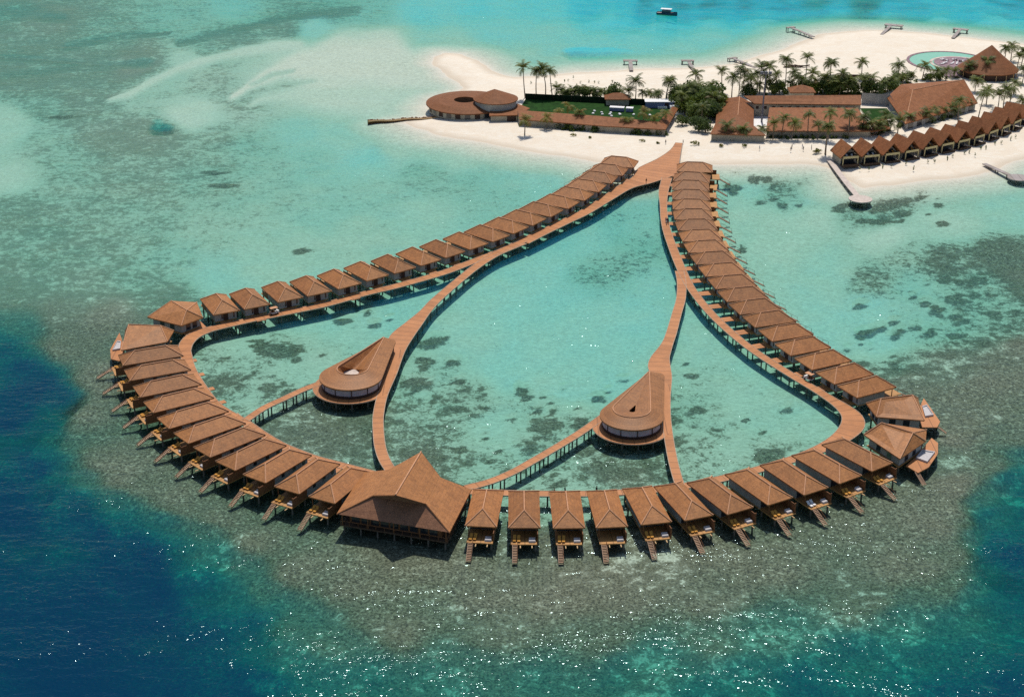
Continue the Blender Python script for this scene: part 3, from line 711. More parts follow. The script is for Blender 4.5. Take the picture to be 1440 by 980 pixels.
for i, (a, b) in enumerate(FRONT):
    A, B = at(*a, ZE-.2), at(*b, ZE-.2); t = (B-A).normalized(); wd = Vector((-t.y, t.x, 0))
    c = (A+B)/2 + wd*8.3; c.z = 0
    lab = f'long brown roofed water villa with golden deck, {ORD[i]} to the right of the large pavilion'
    o = dup(protoA, c, rz_of(wd), lab); villas['front'].append((c, wd, o))
for kx in villas:
    ds = []
    for c, wd, o in villas[kx]:
        ds.append(min(math.hypot(c.x-q[0], c.y-q[1]) for q in RINGPTS))
    print(kx, [round(d, 1) for d in ds])
    v = villas[kx]; print('   spacing', [round((v[i+1][0]-v[i][0]).length, 1) for i in range(len(v)-1)])

# corner villas
def poly_villa(label, eave, ridge, faces, deckpoly, tub, stairpts, zr=7.7):
    E = [at(x, y, ZE) for x, y in eave]; Rg = [at(x, y, zr) for x, y in ridge]
    c = sum(E, Vector())/len(E); c.z = 0
    o = thing('water_villa', label, 'villa', c, 0, 'water villas')
    allp = E+Rg
    m = MB(); m.solid([[allp[k]-c for k in f] for f in faces], .3); rf = m.build('roof', 'shingle', o)
    m = MB(); seen = set()
    for f in faces:
        for a in range(len(f)):
            e = tuple(sorted((f[a], f[(a+1) % len(f)])))
            if e in seen: continue
            seen.add(e)
            if max(e) >= len(E): capline(m, allp[e[0]]-c, allp[e[1]]-c)
    m.build('ridge_cap', 'ridge', rf)
    pl = [(p-c)*.84 for p in E]
    m = MB(); m.prism(pl, 2.12, 4.85); wl = m.build('wall', 'plaster', o)
    m = MB()
    for i in range(len(pl)):
        a, b = pl[i], pl[(i+1) % len(pl)]; d = (b-a); L_ = d.length; d.normalize(); n = Vector((d.y, -d.x, 0))
        if n.dot((a+b)/2) < 0: n = -n
        for t in (.25, .6):
            q = a+d*L_*t+n*.05; m = MB()
            m.face([(q.x, q.y, 2.3), (q.x+d.x*1.6, q.y+d.y*1.6, 2.3), (q.x+d.x*1.6, q.y+d.y*1.6, 4.2), (q.x, q.y, 4.2)]); m.build('window', 'glass', wl)
    m = MB(); m.prism([(p-c)*.9 for p in E], 1.85, 2.09); m.build('floor_slab', 'boards_gold', o)
    if deckpoly:
        m = MB(); m.prism([at(x, y, 2.0)-c for x, y in deckpoly], 1.8, 2.075); m.build('deck', 'boards', o)
    if stairpts:
        a, b = at(*stairpts[0], 2.0)-c, at(*stairpts[1], .1)-c; d = b-a; d.z = 0; n = Vector((-d.y, d.x, 0)).normalized()*.5
        m = MB()
        for i in range(12):
            p0, p1 = a+(b-a)*(i/12), a+(b-a)*((i+.7)/12)
            m.face([p0-n, p1-n, p1+n, p0+n])
        for s in (-1, 1): m.tube([a+n*s, b+n*s], .1, 5)
        m.build('stair', 'boards_old', o)
    for p in pl:
        q = p*.92; d = link('pile', PS_ME, o); d.location = (q.x, q.y, 1.85)
        q = p*.4; d = link('pile', PS_ME, o); d.location = (q.x, q.y, 1.85)
    if deckpoly:
        cc = sum((at(x, y, 2.0)-c for x, y in deckpoly), Vector())/len(deckpoly)
        for x, y in deckpoly:
            q = (at(x, y, 2.0)-c); q = cc+(q-cc)*.8; d = link('pile', PS_ME, o); d.location = (q.x, q.y, 1.8)
    if tub:
        T = [at(x, y, 2.5) for x, y in tub]; tc = sum(T, Vector())/4; tc.z = 2.08
        to = thing('plunge_pool', f'white plunge pool on the deck of the {label.split(",")[0].replace("large ", "")}', 'plunge pool', tc, 0, 'white plunge pools')
        m = MB(); q = [p-tc for p in T]; r2 = [Vector((p.x*.86, p.y*.86, 0)) for p in q]
        for i in range(4):
            a, b = q[i], q[(i+1) % 4]; a2, b2 = r2[i], r2[(i+1) % 4]
            z0, z1, zi = 0, .5, .25
            V3 = lambda p, z: (p.x, p.y, z)
            m.face([V3(a, z0), V3(b, z0), V3(b, z1), V3(a, z1)]); m.face([V3(a, z1), V3(b, z1), V3(b2, z1), V3(a2, z1)]); m.face([V3(a2, z1), V3(b2, z1), V3(b2, zi), V3(a2, zi)])
        m.face([(p.x, p.y, .25) for p in r2]); m.build('basin', 'linen', to)
    return o
poly_villa('large corner water villa above the right bend, its wedge roof facing the sea', [(1218,567),(1232.5,586),(1300,591),(1291,560)], [(1239,560.5),(1283,555.5)],
    [(0,1,4),(1,2,5,4),(2,3,5),(3,0,4,5)], [(1299,560),(1322,593),(1318,601),(1296,601),(1290,580)], [(1297,571),(1303,569),(1313,583),(1301,585)], [(1316,598),(1331,609)])
poly_villa('large corner water villa below the right bend, its wedge roof turned to the front deck', [(1215,611),(1265.5,645),(1302,620),(1303,604),(1246,600)], [(1240,594.5),(1284,608.5)],
    [(0,1,6,5),(1,2,6),(2,3,6),(3,4,5,6),(4,0,5)], [(1274,655),(1289,641),(1310,616),(1319,623),(1319,638),(1306,657),(1291,665)], [(1288,643),(1297,632),(1315,635),(1304,649)], [(1289,663),(1300,682)])
poly_villa('large corner water villa at the outer left bend, white tub on its seaward deck', [(170.6,492.5),(235.5,480.5),(244.5,465),(176,466)], [(181,456.5),(225.7,458)],
    [(0,1,5,4),(1,2,5),(2,3,4,5),(3,0,4)], [(168,468),(155,492),(156,505),(168,508),(176,490)], [(165,479),(170,480),(169,490),(158,492)], None)
poly_villa('large corner water villa at the top of the left bend, kite shaped brown roof', [(207.5,446),(255,458),(285.5,446.5),(277,425),(238,428)], [(241,423),(262.5,436)],
    [(0,1,6,5),(1,2,6),(2,3,6),(3,4,5,6),(4,0,5)], [(250,462),(282,452),(290,460),(262,472)], None, None)

# loungers and daybeds on the sea decks
m = MB()
m.box(-.34, .34, -1.0, .25, .28, .42)
bk = Matrix.Translation((0, .25, .35)) @ Matrix.Rotation(R(38), 4, 'X')
m.box(-.34, .34, 0, .85, -.06, .08, bk)
for x in (-.3, .3):
    for y in (-.9, .3): m.box(x-.04, x+.04, y-.04, y+.04, 0, .28)
LG_ME = m.mesh('sun_lounger', 'cushion_gold'); LW_ME = m.mesh('sun_lounger', 'white')
m = MB(); m.box(-.75, .75, -.62, .62, 0, .3); m.box(-.7, .7, -.58, .58, .305, .46); m.box(-.7, .7, .38, .58, .463, .68); DB_ME = m.mesh('daybed', 'linen')
def local(c, wd, x, y, z):
    xd = Vector((wd.y, -wd.x, 0)); return Vector((c.x, c.y, z)) + xd*x + wd*y
for row, nm in (('front', 'the {} villa right of the pavilion'), ('arc', 'the {} villa down the left arc')):
    for i, (c, wd, o) in enumerate(villas[row]):
        who = nm.format(ORD[i]); white = (row == 'front' and i == 8)
        for j, x in enumerate((-2.2, -1.25)):
            if row == 'front' and i == 3: continue
            l_ = link('sun_lounger', LW_ME if white else LG_ME)
            l_.location = local(c, wd, x, -8.85+random.uniform(-.15, .15), 2.1); l_.rotation_euler = (0, 0, rz_of(wd)+random.uniform(-.12, .12))
            tag(l_, f'{"white" if white else "golden"} sun lounger, {"by stair" if j == 0 else "inner one"} on the deck of {who}', 'sun lounger', 'sun loungers on the sea decks')
        l_ = link('daybed', DB_ME); l_.location = local(c, wd, 1.75, -9.3, 2.1); l_.rotation_euler = (0, 0, rz_of(wd))
        tag(l_, f'white daybed on the deck of {who}', 'daybed', 'daybeds on the sea decks')

# ------------------------------------------------------------------ teardrop pavilions
def drop(c1, r1, c2, r2, n=64):
    """outline of two circles joined by tangents, sampled so that outlines correspond"""
    d = Vector((c2[0]-c1[0], c2[1]-c1[1])); Lc = d.length; ang = math.atan2(d.y, d.x)
    k_ = math.acos(max(-1, min(1, (r1-r2)/Lc)))
    pts = []
    n1 = int(n*.5)
    for i in range(n1+1):                      # big end
        a = ang+k_+(2*math.pi-2*k_)*i/n1; pts.append((c1[0]+r1*math.cos(a), c1[1]+r1*math.sin(a)))
    A = pts[-1]; n2 = int(n*.2)
    B = (c2[0]+r2*math.cos(ang-k_), c2[1]+r2*math.sin(ang-k_))
    for i in range(1, n2): pts.append((A[0]+(B[0]-A[0])*i/n2, A[1]+(B[1]-A[1])*i/n2))
    n3 = int(n*.1)
    for i in range(n3+1):
        a = ang-k_+2*k_*i/n3; pts.append((c2[0]+r2*math.cos(a), c2[1]+r2*math.sin(a)))
    A = pts[-1]; B = pts[0]
    for i in range(1, n2): pts.append((A[0]+(B[0]-A[0])*i/n2, A[1]+(B[1]-A[1])*i/n2))
    return pts
def teardrop(label, c1, r1, c2, r2, rc, rr, rt, hc, hr, ht, zh, floor, deck_r):
    base = Vector((c1.x, c1.y, 0))
    o = thing('teardrop_pavilion', label, 'pavilion', base, 0, 'teardrop pavilions')
    lo = lambda p: (p.x-base.x, p.y-base.y)
    E = drop(lo(c1), r1, lo(c2), r2); Rg = drop(lo(rc), rr, lo(rt), .12); Hh = drop(lo(hc), hr, lo(ht), max(.1, hr*.12))
    n = len(E)
    def V(P, z): return [Vector((p[0], p[1], z)) for p in P]
    e, r, h = V(E, 5.2), V(Rg, 6.7), V(Hh, zh)
    m = MB(); fs = []
    for i in range(n):
        j = (i+1) % n; fs += [[e[i], e[j], r[j], r[i]], [r[i], r[j], h[j], h[i]]]
    m.solid(fs, .35); rf = m.build('roof', 'shingle', o)
    m = MB()
    for i in range(n):
        if (r[i]-r[(i+1) % n]).length > 1e-4: m.tube([r[i]+Vector((0, 0, .05)), r[(i+1) % n]+Vector((0, 0, .05))], .15, 5, cap=False)
    m.build('ridge_cap', 'ridge', rf)
    W = drop(lo(c1), r1-.7, lo(c2), max(.4, r2-.7))
    m = MB()
    for i in range(n):
        j = (i+1) % n; m.face([(*W[i], 2.9), (*W[j], 2.9), (*W[j], 4.86), (*W[i], 4.86)])
    m.build('wall', 'curtain', o)
    m = MB(); W2 = drop(lo(c1), r1-.62, lo(c2), max(.45, r2-.62))
    for i in range(n):
        j = (i+1) % n; m.face([(*W2[i], 2.1), (*W2[j], 2.1), (*W2[j], 2.9), (*W2[i], 2.9)])
    m.build('base_wall', 'darkwood', o)
    for i in range(0, n, 5):
        m = MB(); m.box(-.1, .1, -.1, .1, 2.15, 4.84, Matrix.Translation((*W2[i], 0))); m.build('mullion', 'darkwood', o)
    D = drop(lo(c1), deck_r, lo(c2), r2+1.5)
    m = MB(); m.prism(D, 1.8, 2.155); m.build('deck', 'boards', o)
    m = MB(); dd = V(D, 2.0)
    for i in range(n): m.tube([dd[i], dd[(i+1) % n]], .13, 5, cap=False)
    m.build('edge_beam', 'edge', o)
    P2 = drop(lo(c1), deck_r-.9, lo(c2), r2+.8)
    for i in range(0, n, 4):
        d = link('pile', PILE_ME, o); d.location = (*P2[i], 1.8)
    if floor:
        m = MB(); m.prism([(p[0], p[1]) for p in drop(lo(hc), hr*1.05, lo(ht), .3)], 2.2, zh-.1); m.build('court_floor', 'paving', o)
    return o
teardrop('left teardrop shaped brown pavilion with open round court and pale floor', at(493.5,529,5.2), 8.5, at(546,480.5,5.2), 2.1,
    at(496,518,6.7), 4.2, at(539.5,474.5,6.7), at(494,523.5,4.2), 2.1, at(498,519.5,4.2), 4.2, True, 10.3)
teardrop('right teardrop shaped brown pavilion with small dark skylight slit in its roof', at(888.5,584,5.2), 8.2, at(921,529,5.2), 2.6,
    at(888.5,575,6.7), 4.8, at(912.5,523,6.7), at(889,577,6.0), .75, at(893.5,569.5,6.0), 5.9, False, 10.0)

# ------------------------------------------------------------------ large pavilion
A, B, C_ = at(473.4,722,5.2), at(632.3,748.2,5.2), at(663,688,5.2)
D_ = A+C_-B; ex = (B-A); ey = (C_-B); ew, el = ex.length, ey.length; ex.normalize(); ey.normalize()
base = (A+C_)/2; base.z = 0
o = thing('large_pavilion', 'large brown pavilion with prow gabled roof between the two arcs of villas', 'pavilion', base)
def pv(u, v, z): return ex*u + ey*v + Vector((0, 0, z))        # u across, v towards the lagoon
ru = .04*ew; hw = ew/2; hl = el/2; zr = 12.8; zk = 9.1
kl = ru-(hw+ru)*.47; kr = ru+(hw-ru)*.47
a, b, c, d = pv(-hw, -hl, 5.2), pv(hw, -hl, 5.2), pv(hw, hl, 5.2), pv(-hw, hl, 5.2)
p0, p1 = pv(ru, -hl-.4, zr), pv(ru, hl+.6, zr)
kfl, kfr, kbl, kbr = pv(kl, -hl+4.0, zk), pv(kr, -hl+4.0, zk), pv(kl, hl-3.4, zk), pv(kr, hl-3.4, zk)
m = MB()
m.solid([[kfr, b, c], [kfr, c, kbr], [p0, kfr, kbr], [p0, kbr, p1], [kfl, d, a], [kfl, kbl, d], [p0, kbl, kfl], [p0, p1, kbl]], .35)
rf = m.build('roof', 'shingle', o)
m = MB(); dn = Vector((0, 0, -.36))
g0, g1 = pv(ru, -hl+4.4, zr-.5), pv(ru, hl-3.8, zr-.5)
m.face([a+dn*.2, b+dn*.2, kfr+dn, kfl+dn]); m.face([kfl+dn, kfr+dn, g0])
m.face([c+dn*.2, d+dn*.2, kbl+dn, kbr+dn]); m.face([kbr+dn, kbl+dn, g1])
m.build('hip_roof', 'thatch_deep', o)
m = MB(); capline(m, p0, p1, .2); m.build('ridge_cap', 'ridge', rf)
m = MB()
for s_, e_ in ((p0, kfl), (kfl, a), (p0, kfr), (kfr, b), (p1, kbl), (p1, kbr), (kbl, d), (kbr, c)): capline(m, s_+dn*.5, e_+dn*.5, .17, 0)
m.build('bargeboard', 'wood', rf)
m = MB(); q = [pv(u*hw*.82, v*hl*.80, 0) for u, v in ((-1, -1), (1, -1), (1, 1), (-1, 1))]; m.prism(q, 2.2, 5.4); m.build('wall', 'wood', o)
m = MB()
for i in range(9):
    u = -hw*.78+i*hw*1.56/9; m = MB()
    m.face([pv(u, -hl*.80-.06, 2.5), pv(u+hw*.14, -hl*.80-.06, 2.5), pv(u+hw*.14, -hl*.80-.06, 5.0), pv(u, -hl*.80-.06, 5.0)]); m.build('window', 'glass', o)
m = MB(); q = [pv(u*hw*.95, v*hl*.95, 0) for u, v in ((-1, -1), (1, -1), (1, 1), (-1, 1))]; m.prism(q, 1.85, 2.2); m.build('deck', 'umberwood', o)
m = MB()
for i in range(4):
    a_, b_ = q[i], q[(i+1) % 4]
    m = MB(); m.tube([a_+Vector((0, 0, 3.2)), b_+Vector((0, 0, 3.2))], .07, 5)
    for j in range(12): e_ = a_+(b_-a_)*j/12; m.tube([e_+Vector((0, 0, 2.2)), e_+Vector((0, 0, 3.2))], .05, 5)
    m.build('railing', 'wood', o)
for i in range(7):
    for j in range(5):
        pq = pv(-hw*.9+i*hw*.3, -hl*.9+j*hl*.45, 1.85); d_ = link('pile', PILE_ME, o); d_.location = pq
for u in (-.92, -.46, 0, .46, .92):
    m = MB(); m.tube([pv(u*hw, -hl*.93, 2.2), pv(u*hw, -hl*.93, 4.95)], .16, 6); m.build('post', 'wood', o)

# ------------------------------------------------------------------ island buildings
def ring(c, r, z, n=48, a0=0, a1=2*math.pi): return [Vector((c.x+r*math.cos(a0+(a1-a0)*i/n), c.y+r*math.sin(a0+(a1-a0)*i/n), z)) for i in range(n)]
gl_ = lambda x, y, z=G: at(x, y, z)
# round building with a raised pavilion
c = at(659, 144, 4.3); hc = at(653.5, 140.5, 6.1); base = Vector((c.x, c.y, G))
o = thing('round_building', 'round brown roofed building with a dark central well at the sandy point', 'building', base)
E = ring(c, 18, 4.3); Rg = ring(hc, 11, 5.8); Hh = ring(hc, 4.5, 6.1)
fs = []
for i in range(48):
    j = (i+1) % 48; fs += [[E[i]-base, E[j]-base, Rg[j]-base, Rg[i]-base], [Rg[i]-base, Rg[j]-base, Hh[j]-base, Hh[i]-base]]
m = MB(); m.solid(fs, .4); rf = m.build('roof', 'shingle_dusty', o)
m = MB(); q = ring(hc, 4.6, 0)
for i in range(48): j = (i+1) % 48; m.face([Vector((q[j].x, q[j].y, G))-base, Vector((q[i].x, q[i].y, G))-base, Vector((q[i].x, q[i].y, 6.0))-base, Vector((q[j].x, q[j].y, 6.0))-base])
m.build('well_wall', 'umberwood', o)
m = MB(); m.prism([p-base for p in ring(c, 16.8, 0)], 0-.3, 2.7, top=False); m.build('wall', 'plaster_sand', o)
for i in range(11):
    aa = R(200+14*i); q = Vector((math.cos(aa), math.sin(aa), 0)); t = Vector((-q.y, q.x, 0))
    m = MB(); x = q*16.86; m.face([x-t*1.1+Vector((0, 0, .3)), x+t*1.1+Vector((0, 0, .3)), x+t*1.1+Vector((0, 0, 2.2)), x-t*1.1+Vector((0, 0, 2.2))]); m.build('window', 'glass' if i % 2 else 'darkwood', o)
wing = [(688,163,4.25),(728,162,4.25),(745,152.5,4.25),(729,146.5,5.1),(690,146,5.7)]
m = MB(); W_ = [at(*p)-base for p in wing]; m.solid([W_], .4); m.build('wing_roof', 'shingle_dusty', o)
m = MB(); cc = sum(W_, Vector())/5; m.prism([cc+(p-cc)*.92 for p in W_], -.2, 2.6, top=False); m.build('wing_wall', 'plaster_sand', o)
m = MB(); a_, b_ = W_[0]*1.0, W_[1]*1.0; t = (b_-a_); q0, q1 = cc+(a_-cc)*.925, cc+(b_-cc)*.925
q0 = q0+(q1-q0)*.62; m.face([(q0.x, q0.y-.1, 0), (q1.x-.4, q1.y-.1, 0), (q1.x-.4, q1.y-.1, 2.3), (q0.x, q0.y-.1, 2.3)]); m.build('doorway', 'darkwood', o)
uc = at(697, 138.5, 7.9); U = ring(uc, 9.4, 7.9, 40); ap = at(695.5, 125.5, 11.6)
m = MB(); m.solid([[U[i]-base, U[(i+1) % 40]-base, ap-base] for i in range(40)], .3); m.build('upper_roof', 'shingle_dusty', o)
m = MB(); m.prism([p-base for p in ring(uc, 8.6, 0, 40)], 3.0, 6.3, top=False); m.build('upper_wall', 'plaster', o)
# garden wing around the sports lawn
base = at(830, 172, G)
o = thing('garden_wing', 'long low brown roofed wing bent around the dark green sports lawn', 'building', base)
T = [(728,155,6),(844,163.5,6),(926,171.5,6)]; Bm = [(730.4,168,4.3),(852,177.6,4.3),(936,182.3,4.3)]
T = [at(*p)-base for p in T]; Bm = [at(*p)-base for p in Bm]; AR = [at(946,150,6)-base, at(954,152.5,4.6)-base]
m = MB(); m.solid([[Bm[0], Bm[1], T[1], T[0]], [Bm[1], Bm[2], T[2], T[1]], [Bm[2], AR[1], AR[0], T[2]]], .35); m.build('roof', 'shingle_dusty', o)
m = MB()
for p, q in ((Bm[0], Bm[1]), (Bm[1], Bm[2]), (Bm[2], AR[1])):
    off_ = Vector((0, 1.2, 0)) if p is not Bm[2] else Vector((-1.2, 0, 0)); p2, q2 = p+off_, q+off_
    m.face([(p2.x, p2.y, -.2), (q2.x, q2.y, -.2), (q2.x, q2.y, q2.z-.2), (p2.x, p2.y, p2.z-.2)])
for p, q in ((T[0], T[1]), (T[1], T[2]), (T[2], AR[0])):
    m.face([(p.x, p.y, -.2), (q.x, q.y, -.2), (q.x, q.y, q.z-.3), (p.x, p.y, p.z-.3)])
m.face([(T[0].x, T[0].y, -.2), (Bm[0].x, Bm[0].y+1.2, -.2), (Bm[0].x, Bm[0].y+1.2, 2.7), (T[0].x, T[0].y, 4.4)])
m.build('wall', 'plaster_sand', o)
def sheet(name, poly, z, mat):
    m = MB(); q = [at(x, y, z) for x, y in poly]; m.prism(q, z-.3, z); ob = m.build(name, mat); ob['kind'] = 'structure'; return ob
sheet('lawn', [(739,140),(800,141.5),(908,148),(945,151),(930,172),(844,165),(728,157)], 1.47, 'lawn')
p, q = at(739, 140, G), at(908, 148.2, G); b_ = (p+q)/2
m = MB(); d = (q-p).normalized(); n = Vector((-d.y, d.x, 0))
m.prism([p-b_-n*.1, q-b_-n*.1, q-b_+n*.1, p-b_+n*.1], 0, 2.6)
f_ = thing('garden_fence', 'tall dark green screen fence along the back of the sports lawn', 'fence', b_)
m.build('screen_panel', 'screen_green', f_)
for i in range(14):
    m = MB(); e_ = p+(q-p)*i/13-b_-n*.18; m.tube([e_, e_+Vector((0, 0, 2.75))], .07, 5); m.build('post', 'darkwood', f_)
# two long white topped hoardings standing on the lawn
for i, (xa, xb, ya, yb) in enumerate(((857,877.5,156.5,157.6),(880,890,157.7,158.3))):
    p, q = at(xa, ya, 1.47), at(xb, yb, 1.47); b_ = (p+q)/2
    h_ = thing('hoarding', ['longer white topped hoarding with blue grey face standing on the sports lawn', 'shorter white topped hoarding with blue grey face standing on the sports lawn'][i], 'hoarding', b_, 0, 'hoardings on the lawn')
    d = (q-p).normalized(); n = Vector((-d.y, d.x, 0)); p -= b_; q -= b_
    m = MB(); m.prism([p, q, q+n*.8, p+n*.8], .1, 1.5); m.build('panel', 'bluegrey', h_)
    m = MB(); m.prism([p-n*.3, q-n*.3, q+n*2.2, p+n*2.2], 1.505, 1.75); m.build('top', 'white', h_)
# service pavilion at the lawn's far right corner
p = at(928, 152.5, 1.4)
o = thing('service_pavilion', 'flat white roofed pavilion with blue grey front at the lawn corner', 'pavilion', p)
m = MB(); m.box(-6, 7, 0, 3.5, 0, 2.6); m.build('wall', 'bluegrey', o)
m = MB(); m.box(-6.4, 8.5, -.3, 4.6, 2.605, 2.85); m.build('roof', 'white', o)
for bx_ in ((-1, 3, -1.2, -.05, 0, 1.0), (4, 8, -3.0, -.05, .2, 1.6)): m = MB(); m.box(*bx_); m.build('counter', 'white', o)
for bx_ in ((2.0, 3.6), (5.5, 6.4)): m = MB(); m.box(*bx_, -.06, 0, .2, 2.2); m.build('doorway', 'darkwood', o)
# pale bean seats on the lawn
bm_ = bmesh.new(); bmesh.ops.create_icosphere(bm_, subdivisions=2, radius=.6)
for v in bm_.verts:
    v.co.z = max(v.co.z*.75, -.3); 
    if v.co.y > .1: v.co.z += .25*v.co.y
BS = bpy.data.meshes.new('bean_seat'); bm_.to_mesh(BS); bm_.free(); BS.materials.append(M['white'])
for i, (x, y) in enumerate(((834,160),(836,156.5),(846,158.5),(847,161.2),(857.5,161),(859,159),(860,163.5),(871,160.5),(872,161.5),(891,161.5),(914,162.3))):
    s_ = link('bean_seat', BS); p = at(x, y, 1.77); s_.location = p; s_.rotation_euler = (0, 0, i*1.3)
    tag(s_, f'small white bean seat on the sports lawn, {ORD[i]} from the left', 'seat', 'bean seats on the lawn')

# main resort building
base = at(1110, 190, G)
o = thing('resort_building', 'sprawling brown roofed resort building around a paved court with small windows', 'building', base)
Q = lambda *p: at(*p)-base
FL, FR, AF, RB_, BL, LM, RM, RBk = Q(998.7,188.5,4.6), Q(1077,190.5,4.6), Q(1037.6,162.5,8.4), Q(1040,136,8.4), Q(1010,140,4.6), Q(1006,174,4.6), Q(1060,177,4.6), Q(1060,146,5.0)
m = MB(); m.solid([[BL, LM, AF, RB_], [LM, FL, AF], [FL, FR, AF], [FR, RM, AF], [AF, RM, RBk, RB_]], .35); rf = m.build('roof', 'shingle_dusty', o, label='hipped roof of the end block')
m = MB(); capline(m, AF, RB_, .15); m.build('ridge_cap', 'ridge', rf)
m = MB(); cc = (FL+FR+BL+RBk)/4
m.prism([cc+(p-cc)*.95 for p in (FL, FR, RM, RBk, BL, LM)], -.2, 3.0, top=False); m.build('wall', 'plaster_sand', o)
wp = [Q(1061,146,7.2), Q(1211,147.5,7.2), Q(1211,134,9.4), Q(1046,135,9.4)]
m = MB(); m.solid([wp], .35); m.build('wing_roof', 'shingle_dusty', o, label='long roof of the rear wing')
m = MB(); dy = Vector((0, .9, 0)); wq = [wp[0]+dy, wp[1]+dy+Vector((-.5, 0, 0)), wp[2]-dy, wp[3]-dy]
m.prism(wq, -.2, 5.4, top=False); wl = m.build('wing_wall', 'plaster_sand', o)
for i in range(13):
    q = wq[0]+(wq[1]-wq[0])*((i+.25)/13); d = (wq[1]-wq[0]).normalized(); n = Vector((d.y, -d.x, 0))*.06
    m = MB(); m.face([q+n+Vector((0, 0, 3.3-q.z)), q+n+d*1.15+Vector((0, 0, 3.3-q.z)), q+n+d*1.15+Vector((0, 0, 4.5-q.z)), q+n+Vector((0, 0, 4.5-q.z))]); m.build('window', 'darkwood', wl)
fp = [Q(1077,184.5,4.3), Q(1228,184.5,4.3), Q(1206,152,6.6), Q(1082,151.5,6.6)]
m = MB(); m.solid([fp], .35); m.build('front_roof', 'shingle_dusty', o, label='broad low roof of the front wing')
m = MB(); dy = Vector((0, 1.2, 0)); fq = [fp[0]+dy+Vector((.5, 0, 0)), fp[1]+dy+Vector((-1, 0, 0)), fp[2]-dy, fp[3]-dy]; m.prism(fq, -.2, 2.6, top=False); m.build('front_wall', 'plaster_sand', o)
fe = [Q(1208,152.5,4.8), Q(1222,171.5,4.2), Q(1240,165,4.2), Q(1262,170,3.9), Q(1228,184.5,4.2)]
m = MB(); m.solid([[fp[1]+Vector((.02, 0, 0)), Q(1252,181,4.0), Q(1247,166,4.6), Q(1222,172,5.2)]], .3); m.build('end_roof', 'shingle_dusty', o)
m = MB(); p, q = Q(1211,147,G), Q(1250,149.5,G)
m.face([p, q, q+Vector((0, 0, 5.0)), p+Vector((0, 0, 5.0))]); p2 = Q(1262,166,G); m.face([q, p2, p2+Vector((0, 0, 3.6)), q+Vector((0, 0, 5.0))]); m.build('court_wall', 'plaster', o)
m = MB(); p = Q(1058, 178, G); m.prism([Q(1059,150,G), Q(1082,150,G), Q(1080,178,G), Q(1059,178,G)], -.1, .14); m.build('court_paving', 'white', o)
m = MB(); m.prism([Q(1060,163,G), Q(1071,163,G), Q(1071,158,G), Q(1060,158,G)], .15, 3.2); m.build('court_block', 'umberwood', o)
sheet('court_lawn', [(1209,152.5),(1247,152.5),(1259,166),(1226,172)], 1.46, 'lawn')
# hall
base = at(1305, 160, G)
o = thing('great_hall', 'tall brown hip roofed hall beside the small green court', 'building', base)
L0, F0, FR0, K1, K2, BK = Q(1247,137,5), Q(1273,174,4.6), Q(1375,145,4.6), Q(1283.5,127,11), Q(1356,112.5,11), Q(1267,119,8.6)
B2 = Q(1362,118,5)
m = MB(); m.solid([[F0, FR0, K2, K1], [L0, F0, K1], [L0, K1, BK], [BK, K1, K2]], .4); rf = m.build('roof', 'shingle_dusty', o)
m = MB(); capline(m, K1, F0, .15); capline(m, K1, K2, .15); m.build('ridge_cap', 'ridge', rf)
m = MB(); cc = (L0+F0+FR0+K2)/4; fl = [cc+(p-cc)*.95 for p in (L0, F0, FR0, K2, BK)]
m.prism(fl, -.2, 3.1, top=False); m.build('wall', 'plaster', o)
d = (fl[2]-fl[1])
m = MB()
for i in range(8):
    a_ = fl[1]+d*(i+.2)/8; b_ = fl[1]+d*(i+.75)/8; m = MB(); m.face([(a_.x+.05, a_.y-.1, .3), (b_.x+.05, b_.y-.1, .3), (b_.x+.05, b_.y-.1, 2.5), (a_.x+.05, a_.y-.1, 2.5)]); m.build('window', 'glass', o)
p = at(1127, 129.5, 6); o2 = thing('small_lodge', 'small brown pyramid roof peeking over the long rear wing', 'building', Vector((p.x, p.y, G)))
m = MB(); q = [Vector((x, y, 5.4)) for x, y in ((-5.5, -4), (5.5, -4), (5.5, 4), (-5.5, 4))]; m.solid([[q[0], q[1], Vector((.6, 0, 7.6)), Vector((-.6, 0, 7.6))], [q[1], q[2], Vector((.6, 0, 7.6))], [q[2], q[3], Vector((-.6, 0, 7.6)), Vector((.6, 0, 7.6))], [q[3], q[0], Vector((-.6, 0, 7.6))]], .3); m.build('roof', 'shingle_dusty', o2)
m = MB(); m.box(-4.8, 4.8, -3.4, 3.4, -.2, 5.1); m.build('wall', 'plaster_sand', o2)
p = at(868, 141, 3); o2 = thing('garden_lodge', 'small low brown roofed lodge behind the sports lawn fence', 'building', Vector((p.x, p.y, G)))
m = MB(); q = [Vector((x, y, 2.8)) for x, y in ((-5.5, -3.5), (5.5, -3.5), (5.5, 3.5), (-5.5, 3.5))]; m.solid([[q[0], q[1], Vector((1.5, 0, 4.8)), Vector((-1.5, 0, 4.8))], [q[1], q[2], Vector((1.5, 0, 4.8))], [q[2], q[3], Vector((-1.5, 0, 4.8)), Vector((1.5, 0, 4.8))], [q[3], q[0], Vector((-1.5, 0, 4.8))]], .3); m.build('roof', 'shingle_dusty', o2)
m = MB(); m.box(-4.8, 4.8, -2.9, 2.9, -.2, 2.6); m.build('wall', 'plaster_sand', o2)

